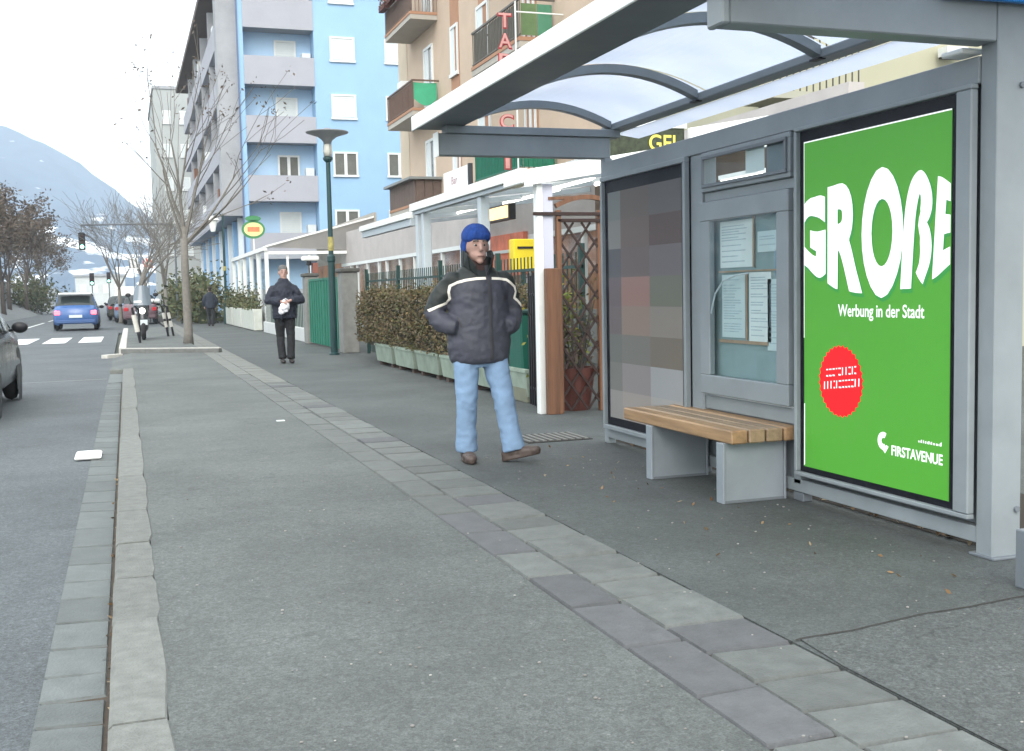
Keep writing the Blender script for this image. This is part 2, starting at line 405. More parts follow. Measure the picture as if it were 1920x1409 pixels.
# pavement
pave = structure(MB().box(.065, 1.585, -6, 27.2, -.30, 0).build('pavement', walk_m))
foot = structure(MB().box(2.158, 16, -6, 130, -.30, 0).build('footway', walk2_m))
structure(MB().box(1.585, 2.158, -6, 130, -.30, -.012).build('joint_bed', joint_m))
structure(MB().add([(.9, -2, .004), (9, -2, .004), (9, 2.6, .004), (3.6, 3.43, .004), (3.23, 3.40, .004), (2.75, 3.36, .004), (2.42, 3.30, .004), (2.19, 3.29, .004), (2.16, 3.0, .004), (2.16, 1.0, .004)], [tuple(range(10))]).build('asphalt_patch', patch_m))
structure(MB().add([(-.325, 20.9, -.079), (.065, 20.9, 0), (.065, 27.3, 0), (-.325, 27.3, -.079)], [(0, 1, 2, 3)]).build('ramp', walk_m))
cr_ = [(2.165, 3.28), (2.19, 3.287), (2.42, 3.30), (2.75, 3.36), (3.0, 3.375), (3.23, 3.40), (3.6, 3.43), (4.6, 3.1)]
mb = MB()
for (a, b), (c, d) in zip(cr_, cr_[1:]):
    for k in range(4):
        p = (a+(c-a)*k/4, b+(d-b)*k/4); q = (a+(c-a)*(k+1)/4, b+(d-b)*(k+1)/4); o = noise.noise(Vector((p[0]*9, p[1]*9, 2)))*.008; o2 = noise.noise(Vector((q[0]*9, q[1]*9, 2)))*.008
        mb.add([(p[0], p[1]+o-.006, .0065), (q[0], q[1]+o2-.006, .0065), (q[0], q[1]+o2+.005, .0065), (p[0], p[1]+o+.005, .0065)], [(0, 1, 2, 3)])
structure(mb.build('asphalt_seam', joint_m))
structure(MB().quad((3.735, 3.2, .003), (4.9, 3.2, .003), (4.9, 8.3, .003), (3.735, 8.3, .003)).build('dark_gap_strip', soil_m))  # dark strip added so the gap under the wall looks shaded
# kerb
kerb = structure(MB().box(-.098, .0645, -5, 20.9, -.30, -.012).build('kerb', joint_m))
rnd = random.Random(3)
ks = [-1.5, .2, 1.1, 2.2, 3.37, 4.48, 5.18, 5.92, 6.82, 8.2, 10.6, 13.3, 16.4, 18.7, 20.88]
for a, b in zip(ks, ks[1:]):
    x0 = -.106+rnd.uniform(-.002, .002); x1 = .073+rnd.uniform(-.003, .006); h = .006+rnd.uniform(-.003, .004)
    n = 5; mbk = MB(); pr = []
    for i in range(n+1):
        y = a+.006+(b-a-.012)*i/n; j = rnd.uniform(-.005, .005)
        if i in (0, n): j -= .012
        pr.append((y, x0+rnd.uniform(-.0015, .0015), x1+j))
    vs = []
    for (y, p, q) in pr: vs += [(p, y, -.12), (p, y, h-.014), (p+.014, y, h), (q-.006, y, h), (q, y, h-.008), (q, y, -.12)]
    fs = [(5, 4, 3, 2, 1, 0), tuple(n*6+k for k in range(6))]
    for i in range(n):
        for k in range(5): fs.append((i*6+k, i*6+k+1, i*6+7+k, i*6+6+k))
    mbk.add(vs, fs).build('kerb_stone', stone_m, kerb)
# gutter
MB().box(-.33, -.1, 20.75, 20.9, -.2, .0).build('kerb_stone', stone_m, kerb, bevel=.012)
MB().box(-.325, -.098, 18.6, 20.74, -.2, -.074).build('gutter_apron', gutter_m, kerb)
gut = structure(MB().box(-.325, -.098, -5, 18.6, -.30, -.088).build('gutter', dirt_m))
gs = [1.9, 2.2, 2.5, 2.8, 3.1, 3.39, 3.65, 3.88, 4.14, 4.47, 4.83, 5.21, 5.53, 5.89, 6.31, 6.81, 7.36, 7.67, 8.12, 8.55]
while gs[-1] < 18.4: gs.append(gs[-1]+rnd.uniform(.32, .5))
for a, b in zip(gs, gs[1:]):
    t = rnd.uniform(-.012, .012)
    MB().add([(-.335, a+.011, -.088), (-.124+rnd.uniform(-.005, .005), a+.011+t, -.088), (-.124, b-.011+t, -.088), (-.335, b-.011, -.088),
              (-.33, a+.017, -.074), (-.129, a+.017+t, -.080), (-.129, b-.017+t, -.080), (-.33, b-.017, -.074)],
             [(0, 3, 2, 1), (4, 5, 6, 7), (0, 1, 5, 4), (1, 2, 6, 5), (2, 3, 7, 6), (3, 0, 4, 7)]).build('gutter_stone', gutter_m, gut)
# two columns of paving stones running along the street
strip = structure(MB().box(1.59, 2.15, -5.9, 129.9, -.29, -.011).build('paving_strip', joint_m))
def stones(x0, x1, js, mat_fn, nm):
    for i, (a, b) in enumerate(zip(js, js[1:])):
        h = .003+rnd.uniform(-.003, .004); t = rnd.uniform(-.02, .02); u = rnd.uniform(-.02, .02); q = .010
        xa, xb = x0+rnd.uniform(-.006, .004), x1+rnd.uniform(-.004, .006)
        MB().add([(xa, a+q, -.011), (xb, a+q+t, -.011), (xb, b-q+u, -.011), (xa, b-q, -.011),
                  (xa+.006, a+q+.006, h), (xb-.006, a+q+.006+t, h), (xb-.006, b-q-.006+u, h+rnd.uniform(-.002, .002)), (xa+.006, b-q-.006, h)],
                 [(0, 3, 2, 1), (4, 5, 6, 7), (0, 1, 5, 4), (1, 2, 6, 5), (2, 3, 7, 6), (3, 0, 4, 7)]).build(nm, mat_fn(i), strip)
jl = [.5, 1.0, 1.5, 2.05, 2.54, 2.94, 3.45, 3.96, 4.46, 4.92, 5.43, 5.96, 6.56, 7.1, 7.62, 8.1, 8.62]
while jl[-1] < 18: jl.append(jl[-1]+rnd.uniform(.42, .58))
jr = [1.3, 1.65, 1.95, 2.2, 2.45, 2.72, 2.99, 3.29, 3.6, 4.01, 4.28, 4.46, 4.75, 5.13, 5.42, 5.69, 6.13, 6.42, 6.73, 7.05]
while jr[-1] < 16: jr.append(jr[-1]+rnd.uniform(.28, .4))
stones(1.592, 1.812, jl, lambda i: paver_b if i in (4, 5, 6, 7, 9, 10) else paver_m, 'paving_stone')
stones(1.824, 2.15, jr, lambda i: paver_b if i % 9 == 7 else paver_m, 'paving_stone')
mb = MB()
for x0, x1, y0, st in ((1.592, 1.812, jl[-1], .5), (1.824, 2.15, jr[-1], .36)):
    y = y0
    while y < 60: mb.box(x0, x1, y+.008, y+st-.008, -.011, .003+rnd.uniform(-.002, .002)); y += st
stuff(mb.build('distant_paving_stones', M('paver_stone_pale', (.155, .163, .152), .8, .2, 3), strip))
# planted island kerb
isl = structure(MB().prism([(-.03, 26.95, -.29), (1.5, 25.95, -.29), (1.5, 46, -.29), (.0, 46, -.29)], (0, 0, .39)).build('island', walk_m))
def kst(p, q, wd, z0, z1, nm='island_kerb_stone', m=stone_m):
    MB().bar((p[0], p[1], (z0+z1)/2), (q[0], q[1], (z0+z1)/2), wd, z1-z0).build(nm, m, isl, bevel=.012)
pk = [(-.12, 27.0), (.42, 26.62), (.95, 26.28), (1.45, 25.94), (1.95, 25.6)]
palek = M('pale_kerb_stone', (.46, .45, .42), .8, .2, 7)
dkk = M('weathered_shaded_kerb', (.135, .14, .135), .9, .25, 6)  # front face: weathering and shade both put into the stone colour
for a, b in zip(pk, pk[1:]):
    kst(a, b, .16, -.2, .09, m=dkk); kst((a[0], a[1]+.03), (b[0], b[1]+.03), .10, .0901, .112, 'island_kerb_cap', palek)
py = 27.1
while py < 45: kst((-.12+.004*py-.108, py), (-.12+.004*py-.108, py+.97), .17, -.2, .115, m=palek); py += 1.0
kst((-.52, 26.4), (-.18, 26.75), .18, -.2, .0, m=palek)
# left side of the street: bank, pavement
structure(MB().add([(-7.4, 30, -.08), (-7.4, 420, -.08), (-11.5, 420, 2.2), (-11.5, 62, 1.5), (-11.5, 30, .2)], [(0, 4, 3), (0, 3, 2, 1)]).build('left_bank', M('bank_paving', (.17, .18, .185), .9, .15, .6)))
structure(MB().box(-60, -11.5, -5, 420, -.3, .3).build('left_ground', M('bank_soil', (.12, .115, .10), .95, .2, .5)))
# far bay where cars are parked
structure(MB().box(-.325, 1.56, 46.1, 130, -.30, -.08).build('parking_bay', road_m))

# mountains -----------------------------------------------------------------
def mountain(name, prof, y0, y1, seed, mat):
    def crest(x):
        for (a, za), (b, zb) in zip(prof, prof[1:]):
            if a <= x <= b: t = (x-a)/(b-a); t = t*t*(3-2*t)*.5+t*.5; return za+(zb-za)*t
        return prof[0][1] if x < prof[0][0] else prof[-1][1]
    nx, ny = 130, 40; xs = [prof[0][0]+(prof[-1][0]-prof[0][0])*i/(nx-1) for i in range(nx)]
    vs = []; fs = []
    for j in range(ny):
        t = j/(ny-1)
        for x in xs:
            h = t**.85 if t < .8 else 1-.0*(t-.8)
            y = y0+(y1-y0)*t; k = min(1, (t/.8))
            z = crest(x*(1-.0*t))*k**1.1
            z += (noise.noise(Vector((x*.011+seed, y*.011, 0)))*22+noise.noise(Vector((x*.035, y*.035, seed)))*9)*min(k, 1)*(1-.75*(k > .93))
            if t > .85: z *= 1-(t-.85)*2.5
            vs.append((x, y, max(-.14, z)))
    for j in range(ny-1):
        for i in range(nx-1): fs.append((j*nx+i, j*nx+i+1, (j+1)*nx+i+1, (j+1)*nx+i))
    return structure(MB().add(vs, fs).build(name, mat, smooth=True))
mm = bpy.data.materials.new('haze_tinted_mountain'); mm.use_nodes = True
N, L = mm.node_tree.nodes, mm.node_tree.links; p = N['Principled BSDF']; p.inputs['Roughness'].default_value = 1; p.inputs['Specular IOR Level'].default_value = 0
tc = N.new('ShaderNodeTexCoord'); n1 = N.new('ShaderNodeTexNoise'); n1.inputs['Scale'].default_value = .03; n1.inputs['Detail'].default_value = 9
mp = N.new('ShaderNodeMapping'); mp.inputs['Scale'].default_value = (1, .45, 3.2); L.new(tc.outputs['Object'], mp.inputs[0])
n2 = N.new('ShaderNodeTexNoise'); n2.inputs['Scale'].default_value = .021; n2.inputs['Detail'].default_value = 4; n2.inputs['Roughness'].default_value = .45; L.new(mp.outputs[0], n2.inputs['Vector'])
L.new(tc.outputs['Object'], n1.inputs['Vector'])
cr = N.new('ShaderNodeValToRGB'); cr.color_ramp.elements[0].position = .3; cr.color_ramp.elements[1].position = .7
cr.color_ramp.elements[0].color = (.015, .045, .10, 1); cr.color_ramp.elements[1].color = (.045, .09, .155, 1); L.new(n1.outputs['Fac'], cr.inputs[0])  # wooded slopes, with the blue of distant haze put into their colour
sx = N.new('ShaderNodeSeparateXYZ'); L.new(tc.outputs['Object'], sx.inputs[0])
zr = N.new('ShaderNodeMapRange'); zr.inputs[1].default_value = 62; zr.inputs[2].default_value = 118; zr.inputs[3].default_value = .52; zr.inputs[4].default_value = .69; L.new(sx.outputs['Z'], zr.inputs[0])
gt = N.new('ShaderNodeMath'); gt.operation = 'SUBTRACT'; L.new(n2.outputs['Fac'], gt.inputs[0]); L.new(zr.outputs[0], gt.inputs[1])
st = N.new('ShaderNodeMapRange'); st.inputs[1].default_value = 0; st.inputs[2].default_value = .03; L.new(gt.outputs[0], st.inputs[0])
mx = N.new('ShaderNodeMixRGB'); L.new(st.outputs[0], mx.inputs[0]); L.new(cr.outputs[0], mx.inputs[1]); mx.inputs[2].default_value = (.8, .82, .85, 1)
L.new(mx.outputs[0], p.inputs['Base Color'])
mountain('mountain', [(-900, 330), (-500, 292), (-300, 252), (-200, 232), (-136, 217), (-100, 206), (-58, 186), (-16, 150), (8, 128), (40, 100), (80, 72), (200, 60), (420, 55), (900, 60)], 900, 1700, 3.1, mm)
mountain('mountain', [(-1200, 420), (-700, 360), (-420, 300), (-250, 250), (-120, 190), (0, 150), (120, 130), (300, 150), (700, 260), (1300, 380)], 1750, 2300, 8.7, mm)

# haze ----------------------------------------------------------------------
hz = MB().box(-1390, 1390, -80, 2390, -1.2, 480).build('haze', bpy.data.materials.new('haze_air')); stuff(hz)
hm = hz.data.materials[0]; hm.use_nodes = True; hm.node_tree.nodes.clear()
ho = hm.node_tree.nodes.new('ShaderNodeOutputMaterial'); hv = hm.node_tree.nodes.new('ShaderNodeVolumePrincipled')
hv.inputs['Color'].default_value = (.80, .90, 1., 1); hv.inputs['Density'].default_value = .00046; hv.inputs['Anisotropy'].default_value = .1
hm.node_tree.links.new(hv.outputs[0], ho.inputs['Volume'])

# =================================================================== BUS SHELTER
sh = thing('bus_shelter', 'grey steel bus shelter with arched milky roof beside the footway', 'bus shelter', (3.66, 6.1, 0))
def part(mb, name, mat, parent=sh, bevel=.004, **k): return mb.build(name, mat, parent, bevel=bevel, **k)
WX0, WX1 = 3.605, 3.715
pn = part(MB().box(3.615, 3.775, 3.93, 4.03, 0, 2.455), 'post', steel_m)
for z in (2.10, .22): part(MB().cyl((3.748, 3.932, z), (3.748, 3.918, z), .014, 10), 'bolt', steel_d, pn, 0)
part(MB().box(3.60, 3.80, 3.90, 4.06, 0, .012), 'base_plate', steel_d, pn, .003)
part(MB().box(3.375, 3.52, 3.46, 3.54, 0, .24), 'side_foot', steel_d)
pf = part(MB().box(3.635, 3.70, 8.16, 8.24, 0, 2.279), 'post', steel_m)
part(MB().box(3.615, 3.72, 6.55, 6.71, .10, 2.118), 'post', steel_m)
part(MB().box(3.62, 3.715, 5.43, 5.50, .10, 2.118), 'post', steel_m)
part(MB().box(WX0, WX1, 4.032, 8.158, 2.12, 2.24), 'top_rail', steel_m)
part(MB().box(3.62, 3.70, 4.032, 8.158, .055, .13), 'bottom_rail', steel_m)
for y in (5.47, 6.63): part(MB().box(3.63, 3.69, y-.05, y+.05, 0, .054), 'foot', steel_d)
# cantilever end beams
part(MB().prism([(2.30, 3.932, 2.285), (3.6145, 3.932, 2.281), (3.6145, 3.932, 2.455), (2.30, 3.932, 2.455)], (0, .12, 0)), 'cantilever_beam', steel_m, bevel=.006)
part(MB().prism([(2.28, 8.19, 2.281), (3.70, 8.19, 2.281), (3.70, 8.19, 2.445), (2.28, 8.19, 2.445)], (0, .10, 0)), 'cantilever_beam', steel_m, bevel=.006)
part(MB().box(2.34, 3.78, 8.17, 8.30, 2.446, 2.505), 'gable_bar', steel_m)
part(MB().box(2.34, 3.78, 3.92, 4.06, 2.461, 2.505), 'gable_bar', steel_m)
part(MB().box(2.272, 2.279, 8.17, 8.31, 2.27, 2.455), 'end_cap', steel_w, bevel=.002)
part(MB().box(2.262, 2.298, 3.925, 4.055, 2.28, 2.46), 'end_cap', steel_m, bevel=.008)
fb = part(MB().box(2.165, 2.50, 3.0, 8.47, 2.506, 2.60), 'front_beam', steel_d, bevel=.01)
part(MB().box(2.148, 2.163, 3.0, 8.48, 2.495, 2.605), 'drip_edge', steel_w, fb, .004)
part(MB().box(3.72, 3.84, 3.0, 8.42, 2.506, 2.56), 'rear_gutter', steel_m, bevel=.008)
part(MB().quad((3.842, 3.0, 2.505), (4.05, 3.0, 2.475), (4.05, 8.4, 2.475), (3.842, 8.4, 2.505)), 'rear_flashing', roofp_m, bevel=0)
XA, XB, ZB, ZP = 2.50, 3.72, 2.52, 2.665
def arc(n=16, dz=0, x0=XA, x1=XB):
    return [(x0+(x1-x0)*i/n, ZB+dz+(ZP-ZB)*(1-(2*i/n-1)**2)) for i in range(n+1)]
for y in (3.98, 5.42, 6.83, 8.25):
    a = arc(); mb = MB(); vs = []
    for (x, z) in a: vs += [(x, y-.04, z), (x, y+.04, z), (x, y+.04, z+.055), (x, y-.04, z+.055)]
    fs = [(0, 3, 2, 1), tuple(len(vs)-4+k for k in range(4))]
    for i in range(len(a)-1):
        for k in range(4): fs.append((i*4+k, i*4+(k+1) % 4, i*4+4+(k+1) % 4, i*4+4+k))
    rb = mb.add(vs, fs).build('roof_rib', steel_m, sh)
    part(MB().box(3.70, 3.75, y-.045, y+.045, 2.50, 2.512), 'rib_bracket', black_m, rb, .002)
for ya, yb in ((2.9, 3.965), (3.995, 5.405), (5.435, 6.815), (6.845, 8.42)):
    a = arc(20, .062, 2.44, 3.80); vs = []; fs = []
    for (x, z) in a: vs += [(x, ya, z), (x, yb, z)]
    for i in range(len(a)-1): fs.append((i*2, i*2+1, i*2+3, i*2+2))
    MB().add(vs, fs).build('roof_sheet', roofp_m, sh, smooth=False)
part(MB().box(3.30, 4.4, 3.87, 3.90, 2.436, 2.70), 'blue_sign_strip', M('blue_enamel', (.01, .20, .55), .35, .05, 3))
part(MB().box(3.54, 3.66, 4.06, 4.20, 2.255, 2.279), 'sensor_box', steel_w, bevel=.006)
# kick panel and notice bay cross rails
part(MB().box(3.63, 3.69, 5.502, 6.548, .44, .53), 'cross_rail', steel_m)
part(MB().box(3.645, 3.665, 5.502, 6.548, .131, .438), 'kick_panel', steel_d, bevel=.002)
part(MB().box(3.63, 3.69, 5.502, 6.548, 1.80, 1.86), 'cross_rail', steel_m)

def frame(mb, x0, x1, y0, y1, z0, z1, w):
    return mb.box(x0, x1, y0, y1, z1-w, z1).box(x0, x1, y0, y1, z0, z0+w).box(x0, x1, y0, y0+w, z0+w, z1-w).box(x0, x1, y1-w, y1, z0+w, z1-w)
# --- large advertising case with the green poster
ca = thing('advertising_case', 'tall black-edged display case holding the bright green poster', 'display case', (3.6, 4.75, .17))
part(MB().box(3.57, 3.61, 4.035, 5.425, .165, .187), 'frame', steel_m, ca).data.name = 'frame'
part(MB().box(3.57, 3.61, 4.035, 5.425, 2.098, 2.119), 'frame', steel_m, ca)
part(MB().box(3.57, 3.61, 4.035, 4.135, .188, 2.097), 'frame', steel_m, ca, .006)
part(MB().box(3.57, 3.61, 5.40, 5.425, .188, 2.097), 'frame', steel_m, ca)
part(MB().box(3.66, 3.70, 4.036, 5.425, .135, 2.115), 'light_block_panel', steel_d, ca, 0)  # unseen sheet added to block light behind the case
part(MB().box(3.598, 3.606, 4.136, 5.399, .188, 2.097), 'black_mask', M('black_gloss', (.008, .008, .013), .5, .1, 3, spec=.15), ca, 0)
PXg = 3.594
po = part(MB().box(PXg, 3.597, 4.185, 5.355, .222, 2.034), 'poster', green_p, ca, 0)
PU = lambda d: (lambda u, v: (PXg-d, 5.38-u, v))
def curve(pts, u):
    for (a, za), (b, zb) in zip(pts, pts[1:]):
        if a <= u <= b: t = (u-a)/(b-a); t = t*t*(3-2*t); return za+(zb-za)*t
    return pts[0][1] if u < pts[0][0] else pts[-1][1]
TOP = [(-.1, 1.66), (.104, 1.724), (.232, 1.767), (.451, 1.785), (.70, 1.825), (.974, 1.781), (1.103, 1.738), (1.25, 1.675)]
BOT = [(-.1, 1.40), (.027, 1.346), (.208, 1.26), (.342, 1.219), (.525, 1.198), (.70, 1.173), (.879, 1.21), (.961, 1.214), (1.047, 1.256), (1.25, 1.345)]
def sharp_s():
    ctl = [(.13, 0), (.135, .2), (.145, .45), (.17, .68), (.25, .85), (.38, .91), (.50, .85), (.545, .73), (.51, .62), (.455, .545), (.535, .45), (.585, .31), (.56, .17), (.46, .06)]
    mid = []
    for i in range(len(ctl)-1):
        p0, p1, p2, p3 = (Vector(ctl[max(0, min(len(ctl)-1, i+k))]) for k in (-1, 0, 1, 2))
        for q in range(4):
            t = q/4; v = .5*((2*p1)+(p2-p0)*t+(2*p0-5*p1+4*p2-p3)*t*t+(3*p1-p0-3*p2+p3)*t**3); mid.append((v.x, v.y))
    mid.append(ctl[-1])
    mb = MB(); w0 = .135; n = len(mid); L_ = []; R2_ = []
    for i, p in enumerate(mid):
        a, b = mid[max(0, i-1)], mid[min(n-1, i+1)]; d = Vector((b[0]-a[0], b[1]-a[1])).normalized(); nn = Vector((-d.y, d.x)); w1 = w0*(1-.38*math.exp(-((i-36)/3.5)**2))
        L_.append((p[0]+nn.x*w1, p[1]+nn.y*w1*.75, 0)); R2_.append((p[0]-nn.x*w1, p[1]-nn.y*w1*.75, 0))
    vs = []; fs = []
    for a, b in zip(L_, R2_): vs += [Vector(a), Vector(b)]
    for i in range(n-1): fs += [(i*2, i*2+1, i*2+3), (i*2, i*2+3, i*2+2)]
    return vs, fs
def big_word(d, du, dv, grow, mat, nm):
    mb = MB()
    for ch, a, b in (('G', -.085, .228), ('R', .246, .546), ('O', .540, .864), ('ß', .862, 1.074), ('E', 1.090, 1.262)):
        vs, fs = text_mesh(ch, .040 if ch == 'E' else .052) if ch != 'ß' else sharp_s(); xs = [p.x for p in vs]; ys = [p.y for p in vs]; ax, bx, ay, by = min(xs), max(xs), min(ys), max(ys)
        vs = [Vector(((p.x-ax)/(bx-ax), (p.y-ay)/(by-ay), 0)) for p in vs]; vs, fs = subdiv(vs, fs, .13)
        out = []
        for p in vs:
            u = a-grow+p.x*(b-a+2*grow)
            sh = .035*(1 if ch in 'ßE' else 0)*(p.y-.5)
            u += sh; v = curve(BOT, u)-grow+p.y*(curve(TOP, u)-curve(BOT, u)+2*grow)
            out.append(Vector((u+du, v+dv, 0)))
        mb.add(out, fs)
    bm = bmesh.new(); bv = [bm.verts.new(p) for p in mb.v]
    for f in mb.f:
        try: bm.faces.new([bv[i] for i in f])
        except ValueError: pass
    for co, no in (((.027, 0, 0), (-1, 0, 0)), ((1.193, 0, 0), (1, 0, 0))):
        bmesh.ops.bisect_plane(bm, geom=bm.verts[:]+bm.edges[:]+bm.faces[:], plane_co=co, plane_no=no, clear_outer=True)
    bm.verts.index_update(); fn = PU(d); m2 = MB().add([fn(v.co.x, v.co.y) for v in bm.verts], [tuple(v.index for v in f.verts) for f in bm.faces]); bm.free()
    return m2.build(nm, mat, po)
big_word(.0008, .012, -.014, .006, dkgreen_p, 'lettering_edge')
big_word(.0016, 0, 0, 0, white_p, 'lettering')
letters(MB(), 'Werbung in der Stadt', PU(.0012), .34, 1.02, 1.055, 1.14, .012).build('lettering', white_p, po)
mb = MB(); fn = PU(.0012); star = []
for i in range(64):
    a = 2*pi*i/64; r = 1 if i % 2 else .93; star.append(fn(.362+cos(a)*.196*r, .727+sin(a)*.196*r))
mb.quad(*star).build('red_badge', red_p, po)
mb = MB(); fn = PU(.0018); r2 = random.Random(5)
for row, (u0, u1, v0) in enumerate(((.235, .50, .745), (.215, .525, .675))):
    u = u0
    while u < u1:
        du = r2.uniform(.012, .022); vv = v0+(u-u0)*.12; k = r2.random()
        if k < .45: mb.quad(fn(u, vv), fn(u+.008, vv), fn(u+.009, vv+.042), fn(u+.001, vv+.042))
        if k > .3: mb.quad(fn(u, vv+.034), fn(u+du, vv+.036), fn(u+du, vv+.043), fn(u, vv+.041))
        if k > .55: mb.quad(fn(u, vv), fn(u+du, vv), fn(u+du, vv+.008), fn(u, vv+.008))
        u += du+.010
stuff(mb.build('faint_badge_writing', white_p, po))
letters(MB(), 'FIRSTAVENUE', PU(.0012), .785, 1.155, .385, .437, .02).build('lettering', white_p, po)
mb = MB(); fn = PU(.0012)
for i in range(14):                                          # open ring with a pointed foot
    a0 = radians(60+i*17); a1 = radians(60+(i+1)*17); w0 = .030
    mb.quad(fn(.722+cos(a0)*.046, .450+sin(a0)*.046), fn(.722+cos(a1)*.046, .450+sin(a1)*.046), fn(.722+cos(a1)*(.046-w0), .450+sin(a1)*(.046-w0)), fn(.722+cos(a0)*(.046-w0), .450+sin(a0)*(.046-w0)))
mb.quad(fn(.70, .42), fn(.735, .388), fn(.762, .425), fn(.742, .432), fn(.732, .415))
mb.build('ring_emblem', white_p, po)
mb = MB(); u = .985
while u < 1.15:
    d = r2.uniform(.006, .016); mb.quad(fn(u, .475), fn(u+d, .475), fn(u+d, .475+r2.uniform(.008, .024)), fn(u, .485)); u += d+.008
stuff(mb.build('faint_small_writing', white_p, po))
mb = MB()
mb.quad(fn(.024, 2.028), fn(1.196, 2.028), fn(1.196, 2.035), fn(.024, 2.035)); mb.quad(fn(.024, .95), fn(.029, .95), fn(.029, 2.03), fn(.024, 2.03)); mb.quad(fn(.024, .225), fn(.033, .235), fn(.033, .58), fn(.026, .58))
mb.build('white_paper_edge', white_p, po)
part(MB().quad((3.575, 4.136, .189), (3.575, 5.399, .189), (3.575, 5.399, 2.096), (3.575, 4.136, 2.096)), 'glass_pane', antiglare, ca, 0)

# --- second case, poster of blurred colour blocks
cb = thing('advertising_case', 'tall display case at the far end with a dull grey-brown blocky poster', 'display case', (3.6, 7.4, .2))
part(frame(MB(), 3.57, 3.61, 6.715, 8.12, .135, 2.118, .035), 'frame', steel_m, cb, .004)
part(MB().box(3.66, 3.70, 6.715, 8.12, .135, 2.115), 'light_block_panel', steel_d, cb, 0)  # added like the other one, keeps light from coming through
part(MB().box(3.598, 3.606, 6.751, 8.084, .171, 2.082), 'black_mask', MATS['black_gloss'], cb, 0)
pb = part(MB().box(3.594, 3.597, 6.80, 8.02, .235, 1.99), 'poster', M('poster_grey', (.16, .15, .15), .5, .03, 2), cb, 0)
cells = [[(.135, .165, .18), (.12, .105, .105), (.105, .105, .12)],
         [(.165, .18, .185), (.135, .105, .108), (.10, .075, .08)],
         [(.085, .095, .125), (.128, .105, .115), (.125, .118, .145)],
         [(.12, .10, .125), (.25, .135, .125), (.125, .145, .12)],
         [(.13, .11, .13), (.22, .16, .14), (.19, .18, .17)],
         [(.12, .14, .14), (.14, .15, .145), (.145, .13, .11)],
         [(.145, .16, .16), (.20, .19, .215), (.235, .27, .31)],
         [(.21, .22, .225), (.255, .235, .235), (.27, .285, .30)]]
us = [8.02, 7.79, 7.30, 6.80]
for i, row in enumerate(cells):
    z1 = 1.99-(1.99-.235)*i/8; z0 = 1.99-(1.99-.235)*(i+1)/8
    for k, c in enumerate(row):
        MB().quad((3.5932, us[k], z0), (3.5932, us[k+1], z0), (3.5932, us[k+1], z1), (3.5932, us[k], z1)).build('colour_block', M('block_%d_%d' % (i, k), tuple((sum(c)/3*.38+q*.62)*1.14*t for q, t in zip(c, (1.07, 1, .94))), .6, .03, 3, spec=.1), pb)
part(MB().quad((3.575, 6.751, .171), (3.575, 8.084, .171), (3.575, 8.084, 2.082), (3.575, 6.751, 2.082)), 'glass_pane', antiglare, cb, 0)

# --- notice board with timetables in the middle bay
nb = thing('notice_board', 'glazed notice board of pale timetable sheets above the bench', 'notice board', (3.63, 6.0, .55))
part(frame(MB(), 3.585, 3.628, 5.505, 6.54, .545, 1.795, .125), 'frame', steel_m, nb, .006)
part(MB().box(3.66, 3.67, 5.55, 6.50, .6, 1.75), 'backing_board', M('board_teal_grey', (.22, .30, .31), .7, .12, 3), nb, 0)
paper_m = M('paper_pale_blue', (.50, .60, .62), .6, .05, 4); paper2 = M('paper_white', (.62, .68, .68), .6, .05, 4)
ink = M('faint_print', (.36, .45, .50), .7, .2, 20)
sheets = [(6.39, 6.0, 1.66, 1.365, paper2), (5.94, 5.715, 1.575, 1.45, paper_m), (6.37, 6.09, 1.32, .92, paper_m), (6.04, 5.79, 1.33, .905, paper2), (5.745, 5.575, 1.46, 1.30, M('paper_blue', (.12, .23, .36), .6, .2, 8)), (5.83, 5.575, 1.285, .855, paper_m)]
r3 = random.Random(9)
for (ya, yb, zt, zb, m) in sheets:
    s = MB().box(3.655, 3.6585, yb, ya, zb, zt).build('paper_sheet', m, nb); mb = MB(); z = zt-.03
    while z > zb+.03:
        e = yb+.02+(ya-yb-.04)*r3.uniform(.0, .45)
        mb.quad((3.654, ya-.02, z), (3.654, e, z), (3.654, e, z-.006), (3.654, ya-.02, z-.006)); z -= r3.choice((.016, .02, .034))
    stuff(mb.build('print_lines', ink, s))
brass = M('wooden_batten', (.33, .24, .17), .6, .2, 9)
for (a, b, c, d) in ((5.985, 5.97, 1.36, 1.69), (6.40, 5.57, 1.335, 1.345), (6.07, 6.055, .91, 1.33), (6.40, 5.82, .885, .905)): MB().box(3.648, 3.654, b, a, c, d).build('batten', brass, nb)
mb = MB(); pts = [(3.6, 6.42, 1.07), (3.598, 6.36, 1.2), (3.598, 6.26, 1.28), (3.598, 6.1, 1.315), (3.598, 5.95, 1.325)]
mb.tube(pts, .006, 6).build('door_stay', alu_m, nb)
part(MB().quad((3.59, 5.63, .67), (3.59, 6.415, .67), (3.59, 6.415, 1.67), (3.59, 5.63, 1.67)), 'glass_pane', glass_m, nb, 0)
sw = thing('route_display', 'narrow glazed slot above the notice board with one white slip', 'display box', (3.64, 6.0, 1.86))
part(frame(MB(), 3.60, 3.66, 5.505, 6.54, 1.862, 2.117, .03), 'frame', steel_m, sw, .004)
part(MB().quad((3.62, 5.535, 1.892), (3.62, 6.51, 1.892), (3.62, 6.51, 2.087), (3.62, 5.535, 2.087)), 'glass_pane', glass_m, sw, 0)
part(MB().box(3.628, 3.631, 5.82, 6.03, 1.935, 2.085), 'paper_slip', paper2, sw, 0)
part(MB().box(3.628, 3.634, 5.536, 5.79, 1.893, 2.086), 'grey_panel', M('panel_grey', (.15, .18, .20), .5, .15, 5), sw, 0)
part(frame(MB(), 3.585, 3.60, 5.53, 6.515, 1.888, 2.092, .022), 'inner_frame', steel_d, sw, .003)

